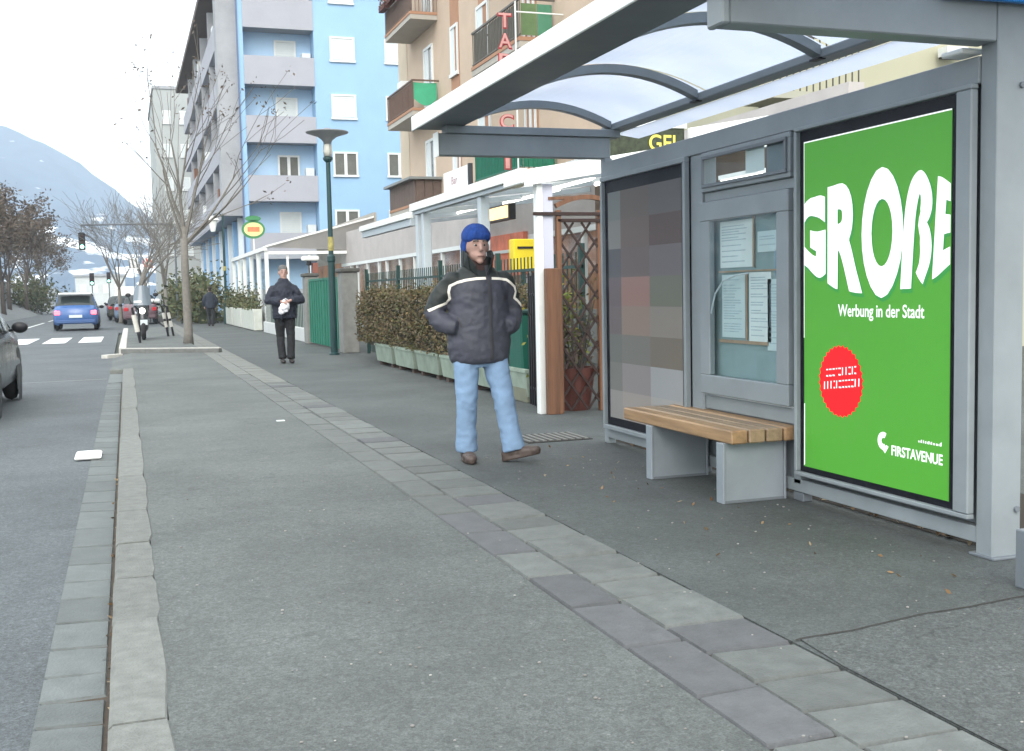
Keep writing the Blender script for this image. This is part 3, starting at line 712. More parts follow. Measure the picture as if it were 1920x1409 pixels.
# --- bench
be = thing('bench', 'wooden slatted bench on two grey steel slab legs', 'bench', (3.42, 6.2, 0))
for i in range(4):
    x0 = 3.20+i*.1155
    part(MB().box(x0, x0+.105, 5.48, 6.93, .352, .43+.002*(i % 2)), 'seat_plank', wood_m if i in (0, 3) else woodw_m, be, .008)
for y in (5.56, 6.48):
    lg = part(MB().box(3.20, 3.59, y+.001, y+.058, .0, .3505), 'leg', leg_m, be, .004)
    part(MB().box(3.185, 3.20, y-.008, y+.072, 0, .3502), 'leg_flange', leg_m, lg, .003)
    part(MB().box(3.59, 3.605, y-.008, y+.072, 0, .3502), 'leg_flange', leg_m, lg, .003)
    part(MB().box(3.201, 3.589, y-.008, y, 0, .016), 'leg_flange', steel_d, lg, .002)

# =================================================================== BUILDINGS
def win(parent, axis, pos, a0, a1, z0, z1, style='open', depth=.06):
    """window on a facade: axis 'y' = facade facing -Y at y=pos (a = x); axis 'x' = facade facing -X at x=pos (a = y)"""
    def bx(mb, c0, c1, d0, d1, e0, e1):
        return mb.box(c0, c1, pos+d0, pos+d1, e0, e1) if axis == 'y' else mb.box(pos+d0, pos+d1, c0, c1, e0, e1)
    t = .09; mb = MB()
    bx(mb, a0, a1, -depth, .02, z1-t, z1); bx(mb, a0-.03, a1+.03, -depth-.04, .02, z0-.05, z0+t*.6)
    bx(mb, a0, a0+t, -depth, .02, z0+t*.6, z1-t); bx(mb, a1-t, a1, -depth, .02, z0+t*.6, z1-t)
    f = mb.build('window', wframe, parent)
    if style == 'shut':
        n = max(6, int((z1-z0)/.12)); mb = MB()
        for i in range(n):
            h = (z1-z0-2*t)/n; zz = z0+t+i*h
            bx(mb, a0+t, a1-t, -.03, -.012, zz, zz+h*.92)
        mb.build('roller_shutter', shut_m, f)
    elif style == 'door':
        c = a0+t+(a1-a0-2*t)*.46
        mb = MB(); bx(mb, a0+t, c, -.010, -.004, z0+t*.6, z1-t); mb.build('pane', wglass, f)
        mb = MB(); bx(mb, c+.01, a1-t, -.035, -.012, z0+t*.6, z1-t); mb.build('shutter_leaf', shut_m, f)
    else:
        if style == 'half':
            mb = MB(); bx(mb, a0+t, a1-t, -.03, -.012, z0+(z1-z0)*.45, z1-t); mb.build('roller_shutter', shut_m, f)
        if style in ('open', 'two'):
            mb = MB(); c = (a0+a1)/2; bx(mb, c-.075, c+.075, -depth+.01, .02, z0+t*.6, z1-t); mb.build('mullion', wframe, f)
        mb = MB(); bx(mb, a0+t, a1-t, -.010, -.004, z0+t*.6, z1-t); mb.build('pane', wglass, f)
    return f

# --- light blue apartment block
bb = thing('apartment_block', 'light blue apartment block with grey balcony parapets behind the far terrace', 'building', (12, 60, 0))
H = 17.3
MB().box(9.5, 22, 57, 57.3, 0, H).build('wall', sky_pl, bb)
MB().box(5.78, 6.02, 57, 58.5, 0, H).build('wall', sky_pl, bb)
MB().box(6.02, 9.5, 58.1, 58.7, 0, H).build('loggia_wall', sky_pl2, bb)
MB().box(9.5, 9.7, 57.31, 58.5, 0, H).build('loggia_side', sky_pl, bb)
MB().box(5.80, 22, 58.71, 92, 0, H-.1).build('core_wall', greypl2, bb)
for z0, z1 in ((.3, 1.55), (3.08, 4.38), (5.96, 7.25), (8.87, 10.19), (11.72, 13.12), (14.48, 15.95)):
    fl = MB().box(6.022, 9.498, 56.96, 57.1, z0, z1).build('balcony_parapet', greypl, bb)
    MB().box(6.022, 9.498, 57.101, 58.099, z0+.02, z0+.2).build('balcony_floor', greypl2, fl)
    if z0 > 1:
        win(bb, 'y', 58.09, 7.65, 8.75, z0+.35, z0+2.42, 'open' if z0 in (5.96,) else 'shut')
        MB().box(9.0, 9.42, 57.6, 58.05, z0+.21, z0+1.75 if z0 != 8.87 else z0+.6).build('balcony_cupboard', wframe, bb)
for k, z in enumerate((1.5, 4.33, 7.26, 10.15, 13.02, 15.9)):
    for x in (10.3, 13.12, 16.2): win(bb, 'y', 57, x, x+1.27, z, z+1.22, 'shut' if k in (3, 4, 5) else 'open')
# street side: projecting bays
MB().box(4.75, 5.779, 57.2, 58.4, 5.25, 16.95).build('end_fin', greypl2, bb)
for k in range(4):
    z = 5.25+k*2.9
    MB().box(4.9, 5.799, 58.41, 91.5, z, z+1.25).build('balcony_parapet', greypl, bb)
    for y in range(60, 90, 4):
        win(bb, 'x', 5.8, y, y+1.3, z+1.3, z+2.6, 'half')
        if (y+k) % 3 == 0: MB().box(4.95, 5.7, y+1.8, y+2.6, z+1.26, z+1.26+random.uniform(.3, .9)).build('balcony_box', random.choice((wframe, brown_w, greypl, terra_m)), bb)
    for y in (64.3, 70.6, 77, 84): MB().box(4.9, 5.79, y, y+.2, z+1.26, z+2.88).build('fin', greypl2, bb)
for y in range(58, 91, 3):
    MB().box(5.55, 5.797, y, y+.5, 0, 5.2).build('pilaster', sky_pl if y % 2 else wframe, bb)
MB().box(5.70, 5.799, 58.5, 91.5, 0, 5.2).build('base_wall', sky_pl2, bb) if False else MB().box(5.78, 5.798, 58.5, 91.5, 0, 5.2).build('base_wall', sky_pl2, bb)
MB().box(4.45, 22.5, 56.3, 92.6, H, H+.35).build('roof', M('eaves_brown', (.11, .085, .075), .85, .2, 2), bb)
MB().box(5.70, 5.776, 56.93, 56.99, 0, H).build('drainpipe', M('pipe_blue_grey', (.10, .14, .24), .5, .1, 3), bb)

# --- grey slab behind it
tb = thing('tower_block', 'pale grey concrete slab building rising behind the bare tree', 'building', (5, 108, 0))
MB().box(2.95, 14, 100, 118, 0, 18.9).build('wall', towerpl, tb)
MB().box(2.85, 14.1, 99.9, 118.1, 18.9, 19.15).build('parapet', greypl2, tb)
for k in range(6):
    for x in (3.6, 5.0): win(tb, 'y', 100, x, x+.7, 2+k*2.8, 3.1+k*2.8, 'shut')

# --- salmon building
sb = thing('apartment_building', 'salmon plastered apartment building with three tiers of balconies', 'building', (13, 32, 0))
FX = 9.9
MB().box(FX, 20, 22, 40.7, 0, 17).build('wall', salmon, sb)
MB().box(FX-.02, FX-.001, 39.4, 40.7, 0, 17).build('corner_band', M('cream_plaster', (.52, .44, .34), .9, .08, 1), sb)
for y in (32.9, 30.0, 26.2):
    MB().box(FX-.02, FX-.001, y, y+.9, 4.4, 17).build('brown_band', salmon2, sb)
MB().box(9.75, 20.2, 21.8, 40.9, 17, 17.3).build('roof', greypl2, sb)
rail_m = M('rusty_brown_rail', (.13, .085, .065), .6, .3, 6)
for k, zs in enumerate((3.9, 6.95, 10.0, 13.05)):
    win(sb, 'x', FX, 35.9, 37.0, zs+.2, zs+2.45, 'door'); win(sb, 'x', FX, 29.95, 31.05, zs+.25 if k else zs+.9, zs+2.4, 'door')
    win(sb, 'x', FX, 32.95, 33.75, zs+.95, zs+2.45, 'door'); win(sb, 'x', FX, 26.3, 27.1, zs+.2, zs+2.4, 'two')
    for j, (ya, yb) in enumerate(((35.3, 38.9), (25.0, 28.8))):
        sl_ = MB().box(9.0, FX-.001, ya, yb, zs, zs+.15).build('balcony_slab', M('balcony_underside', (.40, .38, .34), .9, .1, 2), sb)
        MB().box(8.98, FX-.001, ya-.015, yb+.015, zs+.151, zs+.24).build('slab_edge', salmon2, sl_)
        if k == 0 and j == 0:
            wood = M('grey_brown_cladding', (.115, .085, .072), .8, .25, 5)
            for y in [ya+.02+i*.36 for i in range(10)]: MB().box(9.0, 9.04, y, y+.34, zs+.24, zs+1.0).build('cladding_board', wood, sl_)
            for i in range(3): MB().box(9.045+i*.285, 9.045+i*.285+.27, ya-.012, ya+.02, zs+.24, zs+1.0).build('cladding_board', wood, sl_)
            MB().box(8.80, FX, ya-.15, yb+.1, zs+1.0, zs+1.08).build('cover_roof', M('cover_grey', (.20, .22, .22), .7, .1, 3), sl_); continue
        green = (k == 0 and j == 1)
        rm = gategr if green else (rail_m if j == 0 else M('dark_bronze_rail', (.09, .085, .07), .5, .2, 6))
        mb = MB(); z0, z1 = zs+.24, zs+1.12
        mb.bar((9.02, ya, z1), (9.02, yb, z1), .05, .05).bar((9.02, ya, z0+.06), (9.02, yb, z0+.06), .03, .03)
        mb.bar((9.02, ya+.02, z1), (FX, ya+.02, z1), .05, .05).bar((9.02, yb-.02, z1), (FX, yb-.02, z1), .05, .05)
        y = ya
        while y < yb: mb.box(9.01, 9.03, y, y+.022, z0, z1); y += .12
        x = 9.05 if not (k == 1) else 99
        while x < FX: mb.box(x, x+.02, ya+.01, ya+.03, z0, z1); x += .12
        stuff(mb.build('balcony_railing', rm, sl_))
        if green:
            MB().box(9.035, 9.045, ya+.05, yb-.05, z0+.05, z1-.05).build('green_mesh', M('green_mesh', (.012, .17, .10), .7, .4, 9), sl_)
            MB().box(9.06, FX-.05, ya+.04, ya+.05, z0+.03, z1-.05).build('green_mesh', MATS['green_mesh'], sl_)
        elif j == 1 and k == 1:
            for q, (c, nm) in enumerate((((.10, .17, .07), 'olive_sheet'), ((.06, .20, .12), 'sea_green_sheet'))):
                MB().box(9.06+q*.40, 9.06+q*.40+.38, ya+.04, ya+.05, z0+.05, z1-.1).build('windbreak_panel', M(nm, c, .5, .2, 4), sl_)
            for q in range(3): MB().box(9.04, 9.06, ya+.2+q*1.2, ya+1.3+q*1.2, z0+.04, z1-.06).build('windbreak_panel', M('brown_sheet', (.15, .135, .115), .6, .2, 4), sl_)
        elif j == 0 and k == 1:
            vs = []; n = 14
            for i in range(n+1):
                t = i/n; x = 9.06+t*.78; b = .10*sin(pi*t)
                vs += [(x, ya+.06-b*.1, z1-.06-.02*sin(pi*t)), (x, ya+.06-b*.35, z0+.30-.22*sin(pi*t))]
            MB().add(vs, [(i*2, i*2+1, i*2+3, i*2+2) for i in range(n)]).build('green_awning_cloth', M('green_cloth', (.05, .36, .20), .7, .12, 5), sl_)
            MB().box(9.06, 9.36, 37.0, 37.55, z0+.6, z1+.28).build('air_conditioner', wframe, sl_)
            for y in [ya+.05+i*.32 for i in range(11)]: MB().box(9.045, 9.06, y, y+.27, z0+.05, z1-.05).build('lattice_panel', M('reddish_lattice', (.145, .085, .075), .8, .45, 14), sl_)
        else:
            for y in [ya+.05+i*.36 for i in range(int((yb-ya)/.36))]: MB().box(9.045, 9.055, y, y+.3, z0+.05, z1-.1).build('rail_panel', M('grey_rail_panel', (.16, .15, .15), .7, .3, 7), sl_)
            for q in range(3): MB().bar((8.86, ya+.5+q*1.1, z1-.05), (8.86, ya+1.3+q*1.1, z1-.05), .18, .18).build('flower_box', terra_m, sl_)
            fl = leaves(MB(), 420, lambda r: (8.86+r.uniform(-.16, .16), r.uniform(ya+.4, yb-.2), z1+r.uniform(-.12, .26)), .06, k*5+j).build('balcony_flowers', flower_m, sl_); stuff(fl)

# --- vertical shop sign on the salmon facade
ts = thing('vertical_shop_sign', 'tall upright sign of red outlined letters hung off the salmon facade', 'sign', (8.5, 24.5, 4.5))
neon = M('pink_white_tube', (.52, .27, .26), .4, .15, 6); red_s = M('sign_red', (.35, .03, .04), .5, .1, 4)
for i, ch in enumerate('TABACCHI'):
    z = 7.24-i*.455
    fa = lambda u, v: (8.30+u, 24.44, z+v); fb_ = lambda u, v: (8.31+u, 24.47, z+v-.01)
    w_ = .10 if ch == 'I' else .30
    b = letters(MB(), ch, fb_, .15-w_/2-.03, .15+w_/2+.03, -.02, .34, .05).build('letter', red_s, ts)
    letters(MB(), ch, fa, .15-w_/2, .15+w_/2, 0, .32, .012).build('letter_outline', neon, b)
MB().box(8.70, 8.73, 24.45, 24.48, 4.0, 7.85).build('pole', wframe, ts)
for z in (4.6, 6.1, 7.6): MB().box(8.73, FX, 24.455, 24.475, z, z+.03).build('bracket', wframe, ts)

# --- beige building beyond the shelter wall
gb = thing('beige_building', 'pale beige building with a railed balcony seen over the shelter rail', 'building', (15, 18, 0))
MB().box(10.25, 24, 16.6, 21.9, 0, 13).build('wall', beigepl, gb)
bs = MB().box(9.95, 11.62, 15.7, 16.599, 4.25, 4.37).build('balcony_slab', M('slab_edge_grey', (.34, .34, .28), .8, .1, 3), gb)
mb = MB(); mb.bar((9.97, 15.74, 5.25), (11.6, 15.74, 5.25), .04, .04); mb.bar((11.6, 15.74, 5.25), (11.6, 16.6, 5.25), .04, .04)
x = 9.98
while x < 11.62: mb.box(x, x+.018, 15.73, 15.748, 4.371, 5.24); x += .125
stuff(mb.build('balcony_railing', M('thin_dark_rail', (.05, .05, .045), .5, .1, 4), bs))
MB().box(10.26, 14, 16.56, 16.598, 3.3, 4.2).build('olive_band', M('olive_plaster', (.20, .22, .12), .9, .15, 2), gb)
fl = MB().box(13.85, 14.3, 16.25, 16.5, 5.22, 5.38).build('floodlight', wframe, gb); MB().box(13.86, 14.29, 16.26, 16.49, 5.19, 5.218).build('floodlight_glass', black_m, fl); MB().box(14.05, 14.1, 16.49, 16.6, 5.28, 5.32).build('bracket', steel_d, fl)

# =================================================================== NEAR CAFE TERRACE
ct = thing('cafe_canopy', 'white cafe canopy on pale aluminium posts behind the clipped hedge', 'canopy', (5.5, 13, 0))
def P(mb, name, mat, parent=ct, bevel=.004, **k): return mb.build(name, mat, parent, bevel=bevel, **k)
P(MB().box(3.89, 3.955, 10.40, 10.50, .0, 2.30), 'post', steel_w); P(MB().box(3.957, 4.07, 10.42, 10.48, 1.40, 2.30), 'post_cover', M('pale_lilac_panel', (.50, .51, .60), .5, .05, 3))
for y in (15.34, 18.58, 18.98):
    P(MB().box(4.85, 4.99, y-.075, y+.075, 0, 2.598), 'post', alu_m, bevel=.008)
P(MB().box(4.77, 4.88, 13.36, 19.14, 2.66, 2.79), 'front_gutter', steel_w); P(MB().box(4.82, 4.93, 13.37, 19.13, 2.60, 2.655), 'front_beam', alu_m)
P(MB().box(4.77, 4.88, 19.3, 23.6, 2.56, 2.67), 'front_gutter', steel_w); P(MB().box(4.82, 4.93, 19.3, 23.6, 2.43, 2.555), 'front_beam', alu_m)
mb = MB(); mb.quad((4.89, 10.6, 2.72), (7.5, 10.6, 2.98), (7.5, 23.6, 2.98), (4.89, 23.6, 2.70)); mb.build('canopy_cloth', awn_m, ct)
# gable end facing the shelter
P(MB().prism([(3.76, 10.34, 2.27), (7.4, 10.34, 2.86), (7.4, 10.34, 3.02), (3.76, 10.34, 2.43)], (0, .06, 0)), 'gable_board', steel_w, bevel=.003)
P(MB().prism([(5.62, 10.43, 2.70), (7.4, 10.43, 3.0), (7.4, 10.43, 3.19), (5.62, 10.43, 2.895)], (0, .06, 0)), 'gable_board', steel_w, bevel=.003)
P(MB().box(3.74, 3.88, 10.41, 10.98, 2.30, 2.44), 'awning_box', steel_w, bevel=.01)
for y in (11.2, 13.4, 15.3, 17.2, 19.05, 21, 23.4): P(MB().bar((4.9, y, 2.63), (7.38, y, 2.90), .05, .08), 'rafter', alu_m, bevel=0)
cf = thing('shopfront_wall', 'glazed cafe shopfront glowing warm orange under the canopy', 'shopfront', (7.4, 20, 0))
MB().box(7.4, 7.6, 10.2, 40, 2.32, 3.4).build('wall', M('pinkish_beige_wall', (.42, .395, .385), .9, .15, 1.2), cf)
MB().box(7.4, 7.6, 10.2, 40, 0, .9).build('low_wall', M('cafe_base', (.20, .21, .20), .9, .15, 1.2), cf)
MB().box(7.75, 7.9, 10.2, 40, .9, 2.32).build('lit_interior', warmwin, cf)
y = 10.3; i = 0
while y < 39:
    L_ = 1.7 if i % 3 else 1.1
    f = MB().box(7.42, 7.5, y, y+.10, .9, 2.32).build('window_post', wframe, cf)
    MB().quad((7.46, y+.1, .9), (7.46, y+L_, .9), (7.46, y+L_, 2.32), (7.46, y+.1, 2.32)).build('pane', glass_m, cf)
    y += L_; i += 1
MB().box(7.40, 7.52, 10.2, 40, 2.22, 2.318).build('window_head', wframe, cf)
dk = M('dark_door', (.03, .03, .03), .4, .2, 4)
MB().box(7.36, 7.42, 12.6, 13.5, 0, 2.3).build('doorway', dk, cf)
MB().box(7.30, 7.39, 20.3, 23.0, 1.55, 2.38).build('red_panel', M('red_advert', (.40, .12, .07), .6, .5, 3, emit=.2), cf)
MB().box(7.3, 7.39, 10.2, 16.8, 2.33, 2.93).build('dark_awning_interior', M('dark_awning_interior', (.12, .085, .06), .8, .3, 2), cf)  # brown panel added to stand for the dark inside of the awning
rq = random.Random(21)
for i in range(12):
    y = 10.5+i*.42; c = rq.choice(((.42, .42, .42), (.20, .20, .21), (.09, .085, .08), (.55, .55, .53), (.28, .22, .18))); MB().box(7.60, 7.66, y, y+.36, .95+rq.uniform(0, .5), 1.6+rq.uniform(0, .7)).build('display_panel', M('display_%d' % i, c, .6, .3, 6), cf)
MB().box(7.24, 7.29, 19.6, 23.2, 2.0, 2.06).build('shelf_edge', wframe, cf)
# tube lamps under the canopy, lit
for i, (ya, yb, x, z) in enumerate(((13.6, 15.2, 5.9, 2.72), (15.6, 18.2, 6.2, 2.76), (10.7, 12.4, 5.4, 2.52), (19.4, 21.4, 6.2, 2.80), (8.7, 9.4, 5.4, 2.25))):
    t = thing('tube_lamp', ['lit white tube lamp under the canopy nearest the white post', 'long lit tube lamp under the middle of the canopy', 'lit tube lamp seen above the trellis arch', 'lit tube lamp at the far end of the canopy', 'lit tube lamp glimpsed through the glazed slot of the shelter'][i], 'lamp', (x, (ya+yb)/2, z), 'tube lamps under the canopy')
    MB().box(x-.04, x+.04, ya, yb, z, z+.04).build('lamp_body', wframe, t); MB().cyl((x, ya, z-.02), (x, yb, z-.02), .022, 8).build('tube', lampglow, t)
ls = thing('lit_sign', 'small warm lit box sign hanging under the canopy above the man', 'sign', (6, 18, 2.4))
MB().box(6.0, 6.12, 17.35, 18.8, 2.42, 2.68).build('sign_box', black_m, ls); MB().box(5.985, 5.999, 17.4, 18.75, 2.45, 2.65).build('sign_face', litsign, ls)
ws = thing('roof_sign', 'white board sign with faint red writing standing on the canopy gutter', 'sign', (4.87, 16.5, 2.8))
MB().box(4.86, 4.89, 15.9, 17.2, 2.80, 3.12).build('sign_board', steel_w, ws)
letters(MB(), 'Bar', lambda u, v: (4.857, 16.75-u, v), 0, .32, 2.90, 3.02, .01).build('lettering', M('faded_red', (.45, .28, .32), .6, .1, 4), ws)
MB().box(4.85, 4.91, 15.78, 15.85, 2.80, 3.13).build('sign_post', black_m, ws)
yb_ = thing('yellow_box', 'yellow enamelled wall box near the white canopy post', 'post box', (5.05, 14, 1.5))
MB().box(4.90, 5.22, 14.0, 14.2, 1.50, 1.93).build('box_body', yellow_m, yb_, bevel=.012); MB().box(4.95, 5.17, 13.985, 13.998, 1.80, 1.83).build('slot', black_m, yb_)
MB().box(5.03, 5.08, 14.05, 14.12, 0, 1.499).build('stand', pole_m, yb_)
gs_ = thing('yellow_letter_sign', 'dark leafy sign board with yellow letters standing on the canopy roof', 'sign', (5.1, 10.53, 2.6))
MB().box(4.70, 5.60, 10.52, 10.55, 2.60, 2.90).build('sign_board', M('dark_leafy_print', (.035, .045, .025), .6, .8, 18), gs_)
letters(MB(), 'GEL', lambda u, v: (5.19+u, 10.517, v), 0, .37, 2.665, 2.83, .012).build('lettering', M('sign_yellow', (.80, .70, .12), .5, .05, 4), gs_)
MB().box(4.68, 5.62, 10.50, 10.58, 2.90, 2.97).build('sign_hood', steel_w, gs_)
MB().bar((4.8, 10.535, 2.5), (4.8, 10.535, 2.60), .03, .03).build('leg', black_m, gs_); MB().bar((5.5, 10.535, 2.55), (5.5, 10.535, 2.60), .03, .03).build('leg', black_m, gs_)

# --- wooden trellis arch
tr = thing('trellis', 'brown wooden trellis with an arched top beside the white canopy post', 'trellis', (4.3, 10.45, 0))
P(MB().box(3.942, 4.098, 10.30, 10.38, .0, 1.46), 'plank_post', brown_w, tr, .006); P(MB().box(4.10, 4.15, 10.40, 10.46, .0, 2.04), 'post', brown_w, tr); P(MB().box(4.555, 4.61, 10.42, 10.48, 0, 2.04), 'post', brown_w, tr)
P(MB().box(3.85, 4.63, 10.385, 10.415, 1.985, 2.02), 'top_rail', dark_w, tr); P(MB().box(4.11, 4.60, 10.40, 10.44, 1.92, 1.955), 'cross_rail', dark_w, tr)
pts = [(4.10+.56*i/12, 10.43, 2.03+.145*sin(pi*(.12+.62*i/12))) for i in range(13)]; mb = MB()
for a, b in zip(pts, pts[1:]): mb.bar(a, b, .05, .045)
mb.build('arch', brown_w, tr)
MB().bar((4.02, 10.43, 2.155), (4.35, 10.43, 2.17), .04, .03).build('arch_rail', brown_w, tr)
x0, x1, z0, z1 = 4.152, 4.553, .02, 1.92
def lat(sl, y):
    c = -3.0
    while c < 3:
        ps = []
        for x in (x0, x1):
            z = sl*(x-x0)*1.42+c
            ps.append((x, z))
        (xa, za), (xb, zb) = ps; k = (zb-za)/(xb-xa)
        if za < z0: xa += (z0-za)/k if k else 0; za = z0
        if zb < z0: xb += (z0-zb)/k; zb = z0
        if za > z1: xa += (z1-za)/k; za = z1
        if zb > z1: xb += (z1-zb)/k; zb = z1
        if xb-xa > .03 and x0-.001 <= xa <= x1 and x0 <= xb <= x1+.001:
            MB().bar((xa, y, za), (xb, y, zb), .014, .022).build('lattice_slat', dark_w, tr)
        c += .262
lat(1, 10.445); lat(-1, 10.43)
tp = thing('plant_pot', 'square terracotta plant pot with bare stems behind the trellis', 'plant pot', (4.35, 10.65, 0))
P(MB().rings([(4.36, 10.68, 0, .17, .17), (4.36, 10.68, .38, .23, .23), (4.36, 10.68, .44, .24, .24), (4.36, 10.68, .44, .20, .20), (4.36, 10.68, .38, .19, .19)], 24), 'pot', terra_m, tp, 0)
mb = MB(); r4 = random.Random(4)
for i in range(26):
    a = r4.uniform(0, 6.28); p0 = Vector((4.36+cos(a)*.08, 10.68+sin(a)*.08, .40)); p1 = p0+Vector((cos(a)*.12, sin(a)*.10, r4.uniform(.3, .7))); p2 = p1+Vector((r4.uniform(-.1, .1), r4.uniform(-.05, .1), r4.uniform(.2, .6)))
    mb.tube([p0, p1, p2], [.008, .006, .003], 4)
stuff(mb.build('bare_stems', bark_d, tp)); stuff(leaves(MB(), 260, lambda r: (4.36+r.gauss(0, .14), 10.7+r.gauss(0, .10), .5+abs(r.gauss(0, .35))), .035, 6).build('dry_leaves', dry_m, tp))
# stickers and plants seen past the trellis
mk = thing('menu_stand', 'pale panel with coloured stickers beside the shelter post', 'menu board', (4.75, 10.9, 0))
MB().box(4.79, 4.98, 10.9, 10.93, .62, 1.95).build('panel', wframe, mk)
for i, (c, z, nm) in enumerate((((.25, .55, .12), 1.72, 'sticker_lime'), ((.60, .06, .05), 1.50, 'sticker_red'), ((.15, .35, .60), 1.28, 'sticker_blue'), ((.65, .55, .15), 1.05, 'sticker_ochre'))):
    MB().lathe([(.075, -.002), (.075, .002)], n=20, mx=Matrix.Translation((4.855, 10.897, z)) @ Matrix.Rotation(pi/2, 4, 'X')).build('sticker', M(nm, c, .5, .1, 4), mk)
MB().box(4.81, 4.96, 10.905, 10.925, 0, .619).build('stand', black_m, mk)

# --- hedge, planters, fence
pl_w = ['leftmost pale green planter at the lamp post end of the hedge', 'second pale green planter from the lamp post end', 'third pale green planter from the lamp post end', 'fourth pale green planter, just left of the man in the blue hat', 'fifth pale green planter, behind the legs of the walking man', 'pale green planter closest to the trellis, right of the walking man']
ys_ = [19.3, 17.85, 16.4, 15.0, 13.65, 12.45]
for i, y in enumerate(ys_):
    L_ = 1.25 if i < 5 else 1.0
    t = thing('planter', pl_w[i], 'planter', (4.35, y-L_/2, 0), 'planters under the clipped hedge')
    x0, x1, y0, y1 = 4.12, 4.62, y-L_, y; mb = MB()
    vs = []
    for (d, z) in ((.03, .07), (0, .335), (-.012, .338), (-.012, .375), (.05, .375), (.05, .30)):
        vs += [(x0+d, y0+d, z), (x1-d, y0+d, z), (x1-d, y1-d, z), (x0+d, y1-d, z)]
    fs = [(0, 1, 2, 3), (20, 21, 22, 23)]
    for a in range(5):
        for k in range(4): fs.append((a*4+k, a*4+(k+1) % 4, a*4+4+(k+1) % 4, a*4+4+k))
    mb.add(vs, fs).build('trough', planter_m, t)
    for yy in (y0+.12, y1-.24): MB().box(x0+.05, x1-.05, yy, yy+.12, 0, .07).build('foot', M('brown_foot', (.075, .055, .05), .9, .2, 8), t)
    MB().box(x0+.06, x1-.06, y0+.06, y1-.06, .29, .31).build('soil', soil_m, t)
he = thing('hedge', 'long clipped brownish green hedge growing out of the planters', 'hedge', (4.4, 16, .3))
def hpt(r):
    y = r.uniform(12.3, 20.9); top = 1.27+.05*sin(y*1.7)+.03*noise.noise(Vector((y*3, 0, 0))); 
    if y > 20.0: top -= (y-20.0)**2*.35
    s = r.random(); b = .07*noise.noise(Vector((y*2.2, 4, 0)))
    if r.random() < .035: return (r.uniform(4.12, 4.6), y, top+abs(r.gauss(0, .06)))
    if s < .55: return (4.10+b+r.uniform(-.03, .10)+.08*r.random()**2, y, r.uniform(.36, top))
    if s < .8: return (r.uniform(4.1, 4.66), y, top-abs(r.gauss(0, .05)))
    if s < .9: return (r.uniform(4.1, 4.66), r.choice((12.3, 20.8))+r.uniform(-.05, .05), r.uniform(.36, top))
    return (r.uniform(4.14, 4.62), y, r.uniform(.36, top))
leaves(MB(), 17000, hpt, .030, 2).build('foliage', hedge_m, he)
mb = MB()
for i in range(150):
    y = r4.uniform(12.4, 20.4); x = r4.uniform(4.2, 4.55); mb.tube([(x, y, .31), (x+r4.uniform(-.1, .1), y+r4.uniform(-.12, .12), .75), (x+r4.uniform(-.2, .2), y+r4.uniform(-.25, .25), 1.2)], [.012, .008, .003], 4)
stuff(mb.build('stems', bark_d, he))
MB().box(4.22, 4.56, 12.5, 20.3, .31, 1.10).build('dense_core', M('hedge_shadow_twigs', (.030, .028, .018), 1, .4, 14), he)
fe = thing('iron_fence', 'dark green iron picket fence standing behind the hedge', 'fence', (4.75, 16, 0))
for z in (.25, 1.48): MB().box(4.735, 4.765, 11.3, 22.9, z, z+.035).build('rail', dkgreen, fe)
y = 11.35
while y < 22.9:
    MB().box(4.743, 4.757, y, y+.014, .05, 1.66).build('picket', dkgreen, fe); y += .13
for y in (11.3, 14.2, 17.1, 20.0, 22.85): MB().box(4.72, 4.78, y, y+.06, 0, 1.75).build('fence_post', dkgreen, fe)
dg = thing('green_bin', 'dark green panel bin behind the man, on the last planter end', 'bin', (4.4, 11.75, 0))
P(MB().prism([(4.16, 11.68, .30), (4.60, 11.68, .30), (4.62, 11.68, .98), (4.14, 11.68, .98)], (0, .45, 0)), 'bin_body', M('deep_green_plastic', (.006, .085, .060), .5, .1, 4), dg, .02)
P(MB().box(4.12, 4.64, 11.66, 12.15, .985, 1.03), 'lid', dkgreen, dg, .012); P(MB().box(4.14, 4.60, 11.5, 12.2, .0, .295), 'plinth', M('mossy_concrete', (.165, .175, .13), .9, .25, 5), dg, .01)
fg = thing('black_gate', 'black upright iron bars between the green bin and the white post', 'gate', (4.05, 11.2, 0))
for i in range(6): MB().box(4.02+i*.012, 4.04+i*.012, 10.72+i*.1, 10.74+i*.1, .02, 1.40+.03*(i % 2)).build('bar', black_m, fg)
for z in (.2, 1.2): MB().bar((4.03, 10.7, z), (4.10, 11.26, z), .015, .03).build('rail', black_m, fg)
pg = thing('evergreen_shrub', 'small yellow green shrub behind the iron bars by the white post', 'shrub', (4.6, 11.3, 0))
leaves(MB(), 900, lambda r: (4.45+r.gauss(0, .13), 11.25+r.gauss(0, .16), .75+r.gauss(0, .28)), .035, 8).build('foliage', leafmat('yellow_green', [(.05, .08, .02), (.20, .22, .03), (.10, .14, .03), (.30, .26, .05)]), pg)
MB().tube([(4.45, 11.25, 0), (4.45, 11.25, .9)], [.02, .01], 5).build('stem', bark_d, pg)

